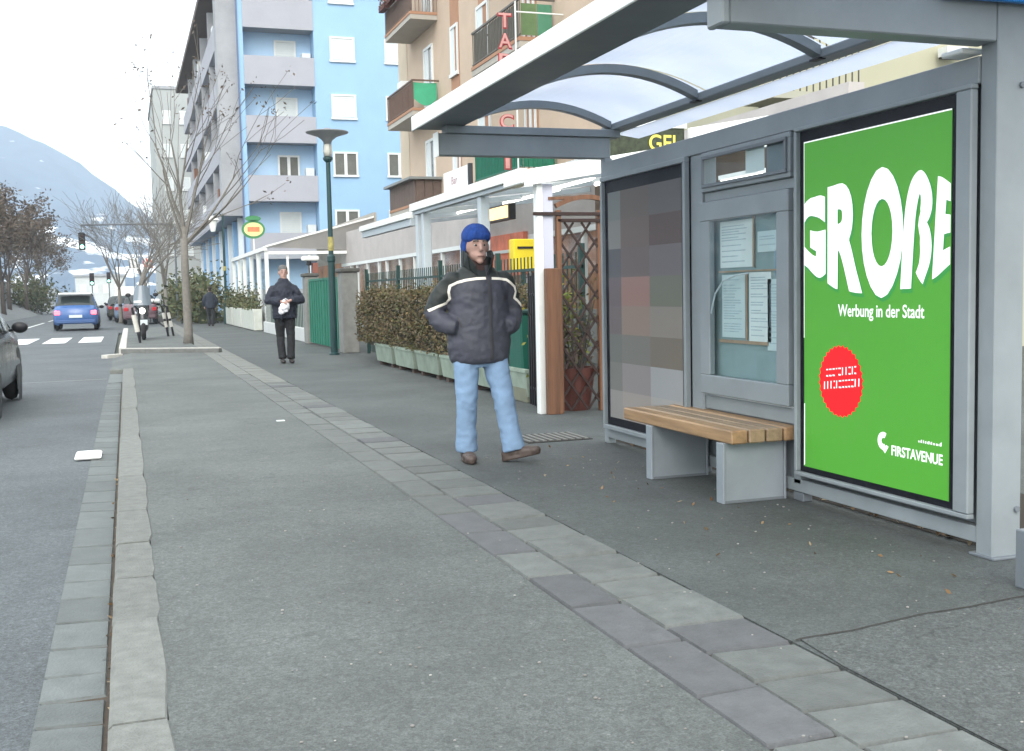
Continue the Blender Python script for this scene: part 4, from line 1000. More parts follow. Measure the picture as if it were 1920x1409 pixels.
# --- green gate with concrete pillars, mailbox lamp, low wall
for i, (x0, x1, y0, y1, lb) in enumerate(((4.29, 4.63, 23.2, 23.75, 'rough concrete gate pillar right of the lamp post'), (4.29, 4.60, 28.2, 28.7, 'concrete gate pillar left of the green gate'))):
    t = thing('gate_pillar', lb, 'pillar', ((x0+x1)/2, (y0+y1)/2, 0), 'pillars of the green gate')
    P(MB().box(x0, x1, y0, y1, 0, 1.70), 'shaft', conc_m, t, .015); P(MB().box(x0-.04, x1+.04, y0-.04, y1+.04, 1.70, 1.79), 'cap', M('dark_weathered_cap', (.09, .09, .085), .9, .3, 6), t, .02)
gg = thing('green_gate', 'green sheet metal gate leaves between two concrete pillars', 'gate', (4.4, 26, 0))
for a, b in ((23.85, 25.95), (26.0, 28.12)):
    lf = MB().box(4.38, 4.41, a, b, .05, 1.58).build('gate_leaf', gategr, gg)
    n = 6
    for i in range(n+1): yy = a+(b-a-.04)*i/n; MB().box(4.355, 4.379, yy, yy+.04, .06, 1.57).build('rib', gategr, lf)
    MB().box(4.36, 4.43, a, b, 1.581, 1.63).build('gate_rail', gategr, lf)
ml = thing('gate_lamp', 'white capped lamp and dark box on the left gate pillar', 'lamp', (4.45, 28.4, 1.8))
MB().lathe([(.02, 1.79), (.02, 1.98), (.06, 2.0), (.06, 2.1)], (4.42, 28.35, 0), 10).build('stem', black_m, ml); P(MB().box(4.24, 4.66, 28.2, 28.5, 2.10, 2.22), 'hood', steel_w, ml, .03)
MB().box(4.50, 4.62, 28.2, 28.45, 1.79, 2.05).build('box', M('dull_red_box', (.22, .08, .06), .6, .1, 4), ml)
lw = thing('low_wall', 'low whitewashed wall with a dark green fence between gate and far terrace', 'wall', (4.5, 33, 0))
P(MB().box(4.42, 4.58, 28.75, 38.8, 0, .36), 'wall_base', palewall, lw, .01)
y = 28.9
while y < 38.7: MB().box(4.49, 4.51, y, y+.03, .361, 1.25).build('picket', dkgreen, lw); y += .28
MB().box(4.485, 4.515, 28.8, 38.75, 1.251, 1.29).build('rail', dkgreen, lw)

# --- far terrace
ft = thing('far_terrace', 'white framed glazed restaurant terrace with a beige sloping cloth roof', 'terrace', (6, 45, 0))
for i, y in enumerate((39.1, 41.6, 44.1, 46.6, 49.0, 51.3)): P(MB().box(4.58, 4.70, y-.06, y+.06, 0, 2.78), 'post', steel_w, ft, 0)
P(MB().box(4.54, 4.66, 38.95, 51.5, 2.79, 2.93), 'front_beam', steel_w, ft, 0)
MB().quad((4.6, 38.9, 2.94), (8.4, 38.9, 3.95), (8.4, 51.5, 3.95), (4.6, 51.5, 2.94)).build('roof_cloth', canvas_m, ft)
MB().add([(4.62, 38.95, 2.90), (8.4, 38.95, 2.75), (8.4, 38.95, 3.93)], [(0, 1, 2)]).build('gable_cloth', canvas_m, ft)
P(MB().bar((4.6, 38.9, 2.93), (8.4, 38.9, 3.94), .06, .06), 'gable_bar', steel_w, ft, 0); P(MB().box(4.7, 8.4, 38.92, 39.0, 2.66, 2.76), 'end_beam', steel_w, ft, 0)
for i, x in enumerate((5.35, 6.1, 6.85, 7.6)):
    P(MB().box(x-.04, x+.04, 39.0, 39.08, 0, 2.65), 'end_post', steel_w, ft, 0)
MB().quad((4.7, 39.06, .9), (8.4, 39.06, .9), (8.4, 39.06, 2.65), (4.7, 39.06, 2.65)).build('glass_pane', glass_m, ft)
P(MB().box(4.7, 8.4, 39.05, 39.12, 0, .88), 'end_panel', M('terrace_grey_green', (.28, .32, .31), .8, .1, 3), ft, 0)
for a, b in ((39.2, 41.5), (41.7, 44.0), (44.2, 46.5), (46.7, 48.9), (49.1, 51.2)):
    MB().quad((4.66, a, .9), (4.66, b, .9), (4.66, b, 2.78), (4.66, a, 2.78)).build('glass_pane', glass_m, ft); P(MB().box(4.63, 4.68, a, b, .05, .88), 'side_panel', wframe, ft, 0)
P(MB().box(8.4, 8.5, 38.9, 51.5, 0, 4.1), 'rear_wall', M('terrace_rear', (.38, .36, .33), .9, .15, 1), ft, 0)
MB().box(8.36, 8.398, 40, 51, 1.2, 2.5).build('lit_panel', warmwin, ft)
lbs = ['whitish planter with small conifers at the far end of the far terrace', 'whitish planter in the middle of the far terrace row', 'whitish planter with shrubs at the near corner of the far terrace']
for i, (ya, yb) in enumerate(((48.6, 52.0), (44.6, 48.2), (39.9, 44.2))):
    t = thing('planter_box', lbs[i], 'planter', (4.4, (ya+yb)/2, 0), 'planters along the far terrace')
    P(MB().box(4.22, 4.52, ya, yb, .02, .78), 'trough', planter_w, t, .02); MB().box(4.26, 4.48, ya+.05, yb-.05, .781, .79).build('soil', soil_m, t)
    stuff(leaves(MB(), 700, lambda r: (4.37+r.gauss(0, .10), r.uniform(ya+.1, yb-.1), .75+abs(r.gauss(0, .33))), .07, 20+i).build('shrubs', shrub_m, t))
os_ = thing('oval_sign', 'oval green and yellow restaurant sign on a post at the far terrace', 'sign', (5.4, 49.9, 3))
RX = Matrix.Rotation(pi/2, 4, 'X')
def oval(rx, rz, y0, y1, m, nm, z=4.15):
    return MB().rings([(0, 0, y0, rx, rz), (0, 0, y1, rx, rz)], 32).build('x', m, None) 
def ovalp(rx, rz, y0, y1, m, nm, par, cz=4.15):
    vs = []; n = 32
    for y in (y0, y1):
        for k in range(n): a = 2*pi*k/n; vs.append((5.42+cos(a)*rx, y, cz+sin(a)*rz))
    fs = [tuple(range(n)), tuple(range(n, 2*n))]+[(k, (k+1) % n, n+(k+1) % n, n+k) for k in range(n)]
    return MB().add(vs, fs).build(nm, m, par)
sg = M('sign_green', (.05, .22, .09), .5, .08, 4); sy = M('sign_pale_yellow', (.75, .70, .30), .5, .08, 4)
o1 = ovalp(.50, .40, 49.98, 50.08, sg, 'sign_rim', os_); ovalp(.41, .30, 49.965, 49.978, sy, 'sign_face', o1)
MB().box(5.16, 5.68, 49.955, 49.964, 4.05, 4.26).build('red_band', M('sign_orange_red', (.70, .22, .10), .5, .3, 12), o1)
ovalp(.34, .13, 49.98, 50.08, sg, 'crest', os_, 4.62)
MB().box(5.39, 5.45, 50.0, 50.06, 2.9, 3.76).build('post', wframe, os_)

# =================================================================== TREES
def tree_mesh(mb, tips, p, d, L, r, lv, rnd, cfg):
    seg = 3 if lv < 3 else 2; pts = [Vector(p)]; rs = [r]; dd = Vector(d).normalized()
    for i in range(seg):
        j = cfg['wob']*(.6+.3*lv)
        dd = (dd+Vector((rnd.gauss(0, j), rnd.gauss(0, j), rnd.gauss(0, j)*.6+cfg['up']))).normalized()
        pts.append(pts[-1]+dd*(L/seg)); rs.append(r*(1-.55*(i+1)/seg))
    mb.tube(pts, [max(q, cfg['rmin']) for q in rs], 7 if lv < 1 else (5 if lv < 2 else 3), cap=False)
    if lv >= cfg['levels']: tips.append((pts[-1], dd)); return
    n = cfg['kids'][lv]
    for k in range(n):
        t = rnd.uniform(.35, 1) if k else 1.0; f = t*seg; i = min(seg-1, int(f)); q = pts[i].lerp(pts[i+1], f-i)
        a = Vector((rnd.gauss(0, 1), rnd.gauss(0, 1), rnd.gauss(0, .5))); a = (a-dd*a.dot(dd)).normalized()
        sp = cfg['spread']*rnd.uniform(.55, 1.2)*(.5 if k == 0 else 1)
        tree_mesh(mb, tips, q, dd*cos(sp)+a*sin(sp), L*rnd.uniform(.55, .82), max(cfg['rmin'], rs[min(i+1, seg)]*.72), lv+1, rnd, cfg)
def bare_tree(label, x, y, z, h, r, seed, group=None, leafn=0, leafm=None, leafs=.06, levels=4, kids=(4, 4, 3, 3), spread=.55, trunk=.4, rmin=.006, bark=None, prim=None, name='bare_tree'):
    rnd = random.Random(seed); t = thing(name, label, 'tree', (x, y, z), group)
    H = h*trunk; tk = MB(); pts = [Vector((x, y, z-.05)), Vector((x+.01, y, z+.25)), Vector((x+rnd.uniform(-.03, .03), y, z+H*.6)), Vector((x+rnd.uniform(-.04, .04), y, z+H))]
    tk.tube(pts, [r*1.35, r*1.08, r*.95, r*.82], 10).build('trunk', bark or bark_m, t, smooth=True)
    mb = MB(); tips = []; cfg = dict(wob=.09, up=.05, levels=levels, kids=kids, spread=spread, rmin=rmin)
    top = pts[-1]
    dirs = prim or [(rnd.gauss(0, .45), rnd.gauss(0, .45), 1) for _ in range(5)]
    for i, d in enumerate(dirs):
        s = Vector(d).length if prim else 1.
        q = top if i < 3 else pts[2].lerp(top, rnd.uniform(.5, .95))
        tree_mesh(mb, tips, q, d, (h-H)*.52*s, r*(.42 if prim else .55), 1, rnd, cfg)
    mb.build('crown', bark or bark_m, t)
    if leafn:
        def lp(rr):
            p, d = rr.choice(tips); return p+Vector((rr.gauss(0, .12), rr.gauss(0, .12), rr.gauss(0, .12)))*(leafs/.06)
        stuff(leaves(MB(), leafn, lp, leafs, seed).build('dry_leaves', leafm or dry_m, t))
    return t
bare_tree('slender bare tree rising from the kerbed island near the scooter', 1.43, 28.9, .1, 6.3, .10, 11, leafn=260, leafs=.05, levels=3, kids=(0, 3, 3), spread=.5, trunk=.46, rmin=.007,
          prim=[(-.18, .0, 1.15), (.06, .1, 1.2), (-.42, .1, 1.12), (.55, -.1, .95), (.95, .1, .75), (.16, -.2, 1.25), (.78, .2, 1.0), (-.3, -.2, 1.0)])
for i, (x, y, h, lb) in enumerate(((.55, 52, 7.6, 'fine twigged bare tree just left of the nearest slender trunk'), (-.3, 63, 7.8, 'wide bare tree over the parked cars, furthest left of the right side trees'), (1.9, 58, 7.0, 'dark bare tree in front of the grey slab building'), (1.2, 76, 9.5, 'tall bare tree in the distance behind the striped sign'))):
    bare_tree(lb, x, y, -.08 if i in (1,) else 0, h*.80, .10, 40+i, 'bare trees along the right pavement', leafn=0, levels=4, kids=(0, 4, 4, 3), spread=.66, trunk=.3, rmin=.009)
lt = [(-8.3, 66, 8.4, 'brown leaved tree cut by the left edge of the photo'), (-8.8, 76, 9.0, 'brown leaved tree, second from the left edge'), (-8.2, 86, 9.2, 'brown leaved tree with a straight dark trunk, third from the left edge'), (-8.8, 97, 9.0, 'brown leaved tree, fourth from the left edge'), (-8.4, 108, 9.6, 'brown leaved tree, fifth from the left edge'), (-8.6, 124, 9.4, 'brown leaved tree nearest the hanging traffic light'), (-9.5, 150, 10, 'furthest brown tree at the end of the left row')]
for i, (x, y, h, lb) in enumerate(lt):
    zb = -.08+( -7.4-x)/4.1*(1.5)
    bare_tree(lb, x, y, max(0, zb), h*.86, .16, 70+i, 'brown trees along the left bank', leafn=2800, leafs=.14, levels=3, kids=(0, 4, 4), spread=.75, trunk=.30, rmin=.018, bark=bark_d, name='brown_tree')
bs_ = thing('bush', 'dark bushy evergreen at the foot of the left row of trees', 'bush', (-8.5, 112, .5)); stuff(leaves(MB(), 2600, lambda r: (-8.3+r.gauss(0, 1.1), 112+r.gauss(0, 2), 1.6+r.gauss(0, .9)), .18, 5).build('foliage', shrub_m, bs_)); MB().tube([(-8.4, 112, .2), (-8.4, 112, 2)], [.1, .05], 6).build('stem', bark_d, bs_)
wl = thing('boundary_wall', 'long pale wall behind the brown trees on the left bank', 'wall', (-11, 110, 1.5))
MB().box(-10.6, -10.3, 60, 190, .3, 2.9).build('wall_face', palewall, wl); MB().box(-10.7, -10.2, 60, 190, 2.9, 3.02).build('coping', greypl2, wl)
for y in range(62, 190, 4): MB().box(-10.299, -10.23, y, y+.35, .3, 2.89).build('pier', greypl2, wl)
hg = thing('hedge', 'loose green and ochre hedge beyond the bare tree', 'hedge', (3.4, 62, 0))
leaves(MB(), 7000, lambda r: (3.5+r.gauss(0, .55)-max(0, 0), r.uniform(53, 82), abs(r.gauss(.9, .6))+.1+.4*noise.noise(Vector((r.random()*9, 3, 1)))), .15, 9).build('foliage', shrub_m, hg)
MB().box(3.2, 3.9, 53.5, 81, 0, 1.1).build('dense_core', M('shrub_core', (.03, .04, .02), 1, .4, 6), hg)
fbd = thing('far_building', 'white hazy building closing the far end of the street', 'building', (-6, 230, 0))
MB().box(-9, 0, 228, 240, 0, 5.6).build('wall', palewall, fbd); MB().box(-9.3, .3, 227.6, 240.4, 5.6, 6.0).build('roof', greypl2, fbd)
for i in range(4): win(fbd, 'y', 228, -8.2+i*2.1, -7.1+i*2.1, 2.4, 4, 'shut')

# =================================================================== STREET FURNITURE
sl2 = thing('street_lamp', 'tall dark green street lamp with a flat disc hood by the green gate', 'street lamp', (4.02, 22.85, 0))
cx, cy = 4.02, 22.85
MB().lathe([(.11, 0), (.11, .03), (.075, .05), (.070, 1.9), (.085, 1.93), (.085, 2.02), (.052, 2.06), (.046, 3.93), (.07, 3.95), (.10, 3.99), (.10, 4.03), (.06, 4.05)], (cx, cy, 0), 18).build('pole', pole_m, sl2, smooth=False)
MB().lathe([(.056, 2.14), (.058, 2.30), (.056, 2.42)], (cx, cy, 0), 16).build('yellow_band', M('worn_yellow_band', (.34, .30, .10), .7, .5, 14), sl2)
MB().lathe([(.075, 4.05), (.095, 4.15), (.085, 4.27), (.06, 4.30)], (cx, cy, 0), 16).build('lantern_glass', M('frosted_lantern', (.50, .50, .45), .35, .1, 5), sl2, smooth=True)
for k in range(4): a = k*pi/2+.4; MB().bar((cx+cos(a)*.09, cy+sin(a)*.09, 4.04), (cx+cos(a)*.09, cy+sin(a)*.09, 4.34), .012, .012).build('lantern_strut', steel_d, sl2)
MB().lathe([(.06, 4.30), (.11, 4.38), (.20, 4.45), (.42, 4.52), (.435, 4.535), (.42, 4.55), (.22, 4.575), (.09, 4.60), (.06, 4.62)], (cx, cy, 0), 32).build('disc_hood', M('hood_grey', (.20, .21, .22), .45, .1, 4), sl2, smooth=True)
l2 = thing('street_lamp', 'distant street lamp with a white lantern on a bracket by the blue block', 'street lamp', (4.26, 51.6, 0))
MB().lathe([(.13, 0), (.12, .9), (.06, 1.0), (.05, 4.9), (.03, 4.95)], (4.26, 51.6, 0), 10).build('pole', pole_m, l2)
MB().tube([(4.26, 51.6, 4.8), (4.1, 51.6, 4.98), (3.85, 51.6, 4.9)], .03, 6).build('bracket', pole_m, l2)
MB().lathe([(.10, 4.15), (.17, 4.5), (.20, 4.62), (.30, 4.66), (.22, 4.76), (.05, 4.84)], (3.82, 51.6, 0), 12).build('lantern', steel_w, l2)
MB().lathe([(.075, 2.4), (.075, 2.6)], (4.26, 51.6, 0), 10).build('yellow_band', MATS['worn_yellow_band'], l2)
def lens(mb, c, r): return mb.lathe([(r, 0), (r, .02)], n=14, mx=Matrix.Translation(c) @ RX)
tg = M('lit_green_lens', (.35, 1., .75), .4, .02, 2, emit=3.0); tr_ = M('dark_lens', (.04, .015, .015), .3, .1, 3)
def traffic_light(label, x, y, z, sc, pole=True, armx=None):
    t = thing('traffic_light', label, 'traffic light', (x, y, 0))
    MB().box(x-.17*sc, x+.17*sc, y-.12, y+.12, z, z+.95*sc).build('housing', black_m, t, bevel=.03)
    for i in range(3):
        c = (x, y-.121, z+(.18+.29*i)*sc); lens(MB(), c, .10*sc).build('lens', tg if i == 0 else tr_, t)
        MB().add([(x+cos(a)*.12*sc, y-.121-(.14 if q else 0), c[2]+sin(a)*.12*sc) for a in [pi*k/8 for k in range(9)] for q in (0, 1)], [(k*2, k*2+1, k*2+3, k*2+2) for k in range(8)]).build('visor', black_m, t)
    if armx is not None:
        MB().tube([(armx, y, 0), (armx, y, z+1.2), (armx-.4, y, z+1.35), (x, y, z+1.30)], .05, 8).build('mast_arm', steel_d, t); MB().cyl((x, y, z+.9), (x, y, z+1.3), .03, 6).build('hanger', steel_d, t)
    else: MB().cyl((x, y+.13, 0), (x, y+.13, z+.6), .05, 8).build('pole', steel_d, t)
    return t
traffic_light('traffic light showing green, hanging over the road from a mast arm', -2.02, 62, 3.80, .95, armx=2.6)
traffic_light('small traffic light on a pole left of the far junction', -3.1, 118, 2.6, 1.3); traffic_light('small traffic light on a pole right of the far junction', -1.5, 116, 2.8, 1.1)
for i, (x, lb, a, b) in enumerate(((1.15, 'red and white striped warning board beside the far trees', (.62, .10, .06), (.7, .7, .68)), (.45, 'black and white striped warning board left of the red one', (.10, .11, .12), (.7, .7, .68)))):
    t = thing('warning_board', lb, 'sign', (x, 60, 0)); y = 60
    z0 = 2.75; w_, h_ = (.45, .55)
    MB().box(x-w_/2, x+w_/2, y, y+.02, z0, z0+h_).build('board', M('board_white', b, .6, .08, 4), t)
    for k in range(3):
        u = -w_/2+k*.19; MB().quad((x+u, y-.003, z0+.05), (x+u+.09, y-.003, z0+.02), (x+u+.09-.10, y-.003, z0+h_-.02) if k else (x+u+.02, y-.003, z0+h_-.02), (x+u-.08, y-.003, z0+h_-.02) if k else (x+u, y-.003, z0+h_-.02)).build('stripe', M('stripe_%d' % i, a, .6, .1, 4), t)
    MB().cyl((x, y+.04, 0), (x, y+.04, z0+h_), .025, 6).build('post', steel_d, t)
# striped parking hoops
wb = M('white_band', (.52, .51, .47), .6, .15, 8)
for i, (x, y, lb) in enumerate(((.17, 30.2, 'black and white banded hoop barrier nearest the road, in front of the scooter'), (1.02, 34.6, 'black and white banded hoop barrier right of the scooter'))):
    t = thing('hoop_barrier', lb, 'barrier', (x, y, .1), 'banded hoop barriers on the island')
    for k, dx in enumerate((0, .16)) if i else ((0, 0),):
        p0 = Vector((x+dx+.13, y+k*.3, .1)); p1 = Vector((x+dx-.03, y+k*.3, 1.0 if i else .98))
        MB().tube([p0, p1], .032, 8).build('leg', black_m, t)
        for a, b in (((.32, .82),) if i == 0 else ((.30, .50), (.58, .78))): MB().tube([p0.lerp(p1, a), p0.lerp(p1, b)], .062 if i == 0 else .045, 8).build('white_band', wb, t)
    MB().tube([(x-.03, y, .99), (x+.02, y+.25, 1.05), (x+.13, y+.5, .95), (x+.13, y+.55, .1)], .03, 6).build('hoop', black_m, t)

# =================================================================== SCOOTER
scs = thing('scooter', 'dark scooter facing the camera with a tall windshield and white top box', 'scooter', (.42, 32.6, .1))
X, Y0, Zs = .42, 32, .1
def tyre(mb, c, R, r, axis='x', n=20):
    vs = []; fs = []
    for i in range(n):
        a = 2*pi*i/n
        for k in range(8):
            b = 2*pi*k/8; rr = R-r+cos(b)*r
            vs.append((c[0]+sin(b)*r, c[1]+cos(a)*rr, c[2]+sin(a)*rr))
    for i in range(n):
        for k in range(8): fs.append((i*8+k, i*8+(k+1) % 8, ((i+1) % n)*8+(k+1) % 8, ((i+1) % n)*8+k))
    return mb.add(vs, fs)
scb = M('scooter_dark_paint', (.025, .03, .035), .25, .1, 3, spec=.6)
for yy in (32.0, 33.3):
    wv = tyre(MB(), (X, yy, Zs+.25), .25, .06).build('wheel', rubber_m, scs, smooth=True); MB().lathe([(.15, -.03), (.15, .03)], n=14, mx=Matrix.Translation((X, yy, Zs+.25)) @ Matrix.Rotation(pi/2, 4, 'Y')).build('rim', alu_m, wv)
blob(MB().tube([(X, 32.0, Zs+.52), (X, 32.15, Zs+.7), (X, 32.28, Zs+.95)], [.10, .17, .13], 12).tube([(X, 32.3, Zs+.35), (X, 32.8, Zs+.34), (X, 33.35, Zs+.55)], [.12, .16, .17], 12).tube([(X, 32.7, Zs+.70), (X, 33.5, Zs+.72)], [.14, .12], 12).tube([(X, 31.92, Zs+.5), (X, 32.12, Zs+.48)], [.05, .08], 8), 'body', scb, scs, .025, 4)
MB().ball((X-.02, 31.98, Zs+.80), (.09, .06, .085), 14, 8).build('headlight', M('lit_headlight', (1, .98, .9), .3, .02, 3, emit=1.6), scs, smooth=True)
MB().box(X-.11, X+.11, 31.90, 31.92, Zs+.42, Zs+.56).build('number_plate', M('plate_pale', (.55, .62, .64), .5, .05, 5), scs)
vs = []; n = 8
for j in range(5):
    for i in range(n+1):
        u = (i/n-.5)*2; v = j/4; ww = .24*(1-.25*v*v); vs.append((X+u*ww, 32.12+v*.22+u*u*.08, Zs+.95+v*.55-u*u*.06*v))
MB().add(vs, [(j*(n+1)+i, j*(n+1)+i+1, (j+1)*(n+1)+i+1, (j+1)*(n+1)+i) for j in range(4) for i in range(n)]).build('windshield', M('tinted_screen', (.13, .165, .20), .15, .05, 3, spec=.6), scs, smooth=True)
MB().tube([(X-.34, 32.42, Zs+1.0), (X-.1, 32.3, Zs+1.02), (X+.1, 32.3, Zs+1.02), (X+.34, 32.42, Zs+1.0)], .018, 8).build('handlebar', black_m, scs)
for s in (-1, 1): MB().ball((X+s*.36, 32.3, Zs+1.24), (.075, .03, .055), 10, 6).tube([(X+s*.28, 32.38, Zs+1.0), (X+s*.36, 32.32, Zs+1.2)], .01, 5).build('mirror', black_m, scs)
MB().box(X+.02, X+.50, 33.5, 33.9, Zs+1.02, Zs+1.12).build('top_box', steel_w, scs, bevel=.03); MB().box(X-.18, X+.2, 33.45, 33.85, Zs+.74, Zs+1.0).build('box_base', scb, scs, bevel=.04)
MB().box(X-.22, X-.02, 31.95, 32.0, Zs+1.02, Zs+1.08).build('white_trim', steel_w, scs, bevel=.01)

# =================================================================== CARS
def make_car(name, label, paint, x, y, L=4.0, W=1.72, Hh=1.50, brake=False, van=False, roofm=None, group=None, trunk=0.):
    """rear faces -Y"""
    t = thing(name, label, 'car' if not van else 'van', (0, 0, 0), group)
    nS = 44; ys = [-L/2+L*i/(nS-1) for i in range(nS)]
    def sm(a, b, v): v = max(0, min(1, (v-a)/(b-a))); return v*v*(3-2*v)
    def roof(s):                                                 # s 0 rear .. 1 front
        if van: return .95+(Hh-.95)*sm(0, .05, s)*(1-sm(.80, .93, s))
        r = .96+(Hh-.96)*sm(.0+trunk, .17+trunk, s)*(1-sm(.55, .78, s)); return r
    def belt(s): return .93-.06*sm(.6, .85, s)-.20*sm(.86, 1., s)-.05*(1-sm(0, .05, s))
    def hw(s): return W/2*(1-.14*(1-sm(0, .10, s))**2-.20*sm(.86, 1., s)**1.5)
    secs = []
    for yv in ys:
        s = (yv+L/2)/L; b = belt(s); top = max(roof(s), b+.03); h = hw(s); zb = .22+.10*(1-sm(0, .06, s))+.06*sm(.93, 1, s)
        cab = min(1, (top-b)/.45); rw = h*(1-.20*cab)-.02; z1 = b
        bulge = .03*sin(pi*min(1, max(0, (s-.02)/.96)))
        arch = 0
        pts = [(h*.80, zb), (h*.97, zb+.07), (h+bulge*.3, (zb+z1)/2-.05), (h+bulge*.3-.01, z1-.16), (h*.985-.012, z1-.02), (h*.965-.02, z1+.02*cab), (rw+(h*.965-.02-rw)*.5, z1+(top-z1)*.5), (rw, top-.07*cab-.01), (rw*.86, top-.005), (rw*.45, top+.018*cab), (0, top+.022*cab)]
        secs.append([(yv, p[0], p[1]) for p in pts])
    K = 11; vs = []; fs = []
    for sct in secs:
        for (yv, px, pz) in sct: vs.append((px, yv, pz))
        for (yv, px, pz) in sct[:-1][::-1]: vs.append((-px, yv, pz))
    R2 = 2*K-1; glass = []
    for i in range(nS-1):
        for k in range(R2-1):
            f = (i*R2+k, (i+1)*R2+k, (i+1)*R2+k+1, i*R2+k+1); fs.append(f)
    fs.append(tuple(range(R2))); fs.append(tuple((nS-1)*R2+k for k in range(R2)))
    body = MB().add(vs, fs).build('body', paint, t, smooth=True)
    # panes lie just proud of the shell
    def pane(sel, nm, m=M('car_glass', (.022, .030, .032), .06, .15, 3, spec=.6), off=.006):
        pv = []; pf = []; mp = {}
        for f in sel:
            idx = []
            for q in f:
                if q not in mp:
                    mp[q] = len(pv); p = Vector(vs[q]); c = Vector((0, p.y, .8)); d = (p-c); d.y = 0; d = d.normalized() if d.length else Vector((0, 0, 1)); pv.append(p+d*off+Vector((0, -off if p.y < -L*.25 else (off if p.y > L*.1 else 0), 0)))
                idx.append(mp[q])
            pf.append(tuple(idx))
        if pf: MB().add(pv, pf).build(nm, m, t, smooth=True)
    def sec_s(i): return (ys[i]+L/2)/L
    lo, hi = (.17+trunk, .60) if not van else (.06, .80)
    sideL = [fs[i*(R2-1)+k] for i in range(nS-1) if lo+.02 < sec_s(i) < hi+.10 and roof(sec_s(i))-belt(sec_s(i)) > .2 for k in (5, 6)]
    sideR = [fs[i*(R2-1)+k] for i in range(nS-1) if lo+.02 < sec_s(i) < hi+.10 and roof(sec_s(i))-belt(sec_s(i)) > .2 for k in (R2-2-5, R2-2-6)]
    cut = lambda fsl, a, b: [f for f in fsl if a <= sum(vs[q][1] for q in f)/4 < b]
    m0 = L*.02
    for sd in (sideL, sideR):
        pane(cut(sd, -9, m0-.05), 'side_window'); pane(cut(sd, m0+.05, 9), 'side_window')
    back = [fs[i*(R2-1)+k] for i in range(nS-1) if trunk+.03 < sec_s(i) < .145+trunk for k in range(7, R2-8)]
    front = [fs[i*(R2-1)+k] for i in range(nS-1) if .575 < sec_s(i) < .74 for k in range(7, R2-8)]
    if van: back = []
    pane(back, 'rear_window'); pane(front, 'windscreen')
    if roofm is not None:
        rf = [fs[i*(R2-1)+k] for i in range(nS-1) if .15 < sec_s(i) < .57 for k in range(7, R2-8)]; pane(rf, 'roof_panel', roofm)
    if roofm is not None: MB().box(-W*.36, W*.36, -L/2+.10, -L/2+.42, Hh-.085, Hh-.005).build('roof_spoiler', roofm, t, bevel=.03)
    # wheels
    for sx in (-1, 1):
        for yy in (-L*.315, L*.315):
            c = (sx*(W/2-.115), yy, .31); wv = tyre(MB(), c, .31, .095, n=24).build('wheel', rubber_m, t, smooth=True)
            MB().lathe([(.20, -.02), (.20, .06), (.05, .085)], n=16, mx=Matrix.Translation((c[0]+sx*.02, yy, .31)) @ Matrix.Rotation(sx*pi/2, 4, 'Y')).build('rim', alu_m, wv)
            mb = MB(); n = 12; av = []
            for i in range(n+1):
                a = -.1+(pi+.2)*i/n
                for rr in (.335, .40): av.append((sx*(W/2+.004), yy+cos(a)*rr, .31+sin(a)*rr))
            mb.add(av, [(i*2, i*2+1, i*2+3, i*2+2) for i in range(n)]).build('wheel_arch', black_m, t)
            MB().add([(sx*(W/2+.002), yy+cos(2*pi*k/20)*.345, .31+sin(2*pi*k/20)*.345) for k in range(20)], [tuple(range(20))]).build('arch_gap', black_m, t)
        MB().ball((sx*(W/2+.10), L*.13, .99), (.10, .06, .075), 10, 8).tube([(sx*(W/2-.03), L*.14, .95), (sx*(W/2+.08), L*.13, .97)], .02, 6).build('mirror', black_m, t, smooth=True)
        zt = .80
        MB().box(sx*(W/2-.30), sx*(W/2-.06), -L/2-.02, -L/2+.16, zt-.12, zt+.07).build('tail_light', M('lit_tail_light', (1, .12, .16), .3, .05, 4, emit=1.5) if brake else M('tail_light', (.45, .02, .03), .3, .05, 4), t, bevel=.03)
        MB().box(sx*(W/2-.34), sx*(W/2-.10), L/2-.14, L/2-.01, .60, .74).build('headlight', M('clear_lamp', (.6, .62, .64), .1, .05, 4, spec=.7), t, bevel=.04)
        MB().box(sx*(W/2+.008), sx*(W/2+.018), m0-.16, m0-.02, .80, .83).build('door_handle', black_m, t)
    MB().box(-.26, .26, -L/2-.035, -L/2-.02, .56, .68).build('number_plate', M('plate_pale', (.55, .62, .64), .5, .05, 5), t)
    MB().box(-W*.44, W*.44, -L/2-.03, -L/2+.12, .30, .50).build('rear_bumper', M('bumper_' + paint.name, tuple(c*.7 for c in paint.node_tree.nodes['Vector Math'].inputs[0].default_value[:3]) if 'Vector Math' in paint.node_tree.nodes else (.03, .03, .03), .4, .05, 3), t, bevel=.05)
    MB().box(-W*.42, W*.42, L/2-.12, L/2+.02, .28, .50).build('front_bumper', black_m, t, bevel=.05)
    t.location = (x, y, -.08); return t
blue_c = M('car_blue_paint', (.060, .135, .34), .22, .05, 2, spec=.6); dk_c = M('car_dark_grey_paint', (.055, .062, .070), .18, .06, 2, spec=.6, metal=.3)
make_car('hatchback_car', 'blue hatchback with a white roof and lit tail lights driving away', blue_c, -2.04, 52.4, 3.9, 1.80, 1.62, brake=True, roofm=steel_w)
make_car('dark_car', 'dark grey car cut by the left edge of the photo, nearest the camera', dk_c, -2.28, 15.0, 4.2, 1.75, 1.46)
pk_ = [(.66, 61, 4.1, (.17, .11, .13), 'dull purplish car parked first behind the scooter'), (.20, 67, 4.0, (.16, .22, .32), 'steel blue car parked behind the dull purplish one'), (-.22, 73.5, 4.2, (.06, .06, .05), 'black car parked behind the steel blue one'), (-.5, 87, 4.0, (.10, .12, .22), 'dark blue car at the far end of the parked row')]
for i, (x, y, L_, c, lb) in enumerate(pk_): make_car('parked_car', lb, M('car_paint_%d' % i, c, .25, .05, 2, spec=.6), x, y, L_, 1.70, 1.48, group='cars parked along the right kerb')
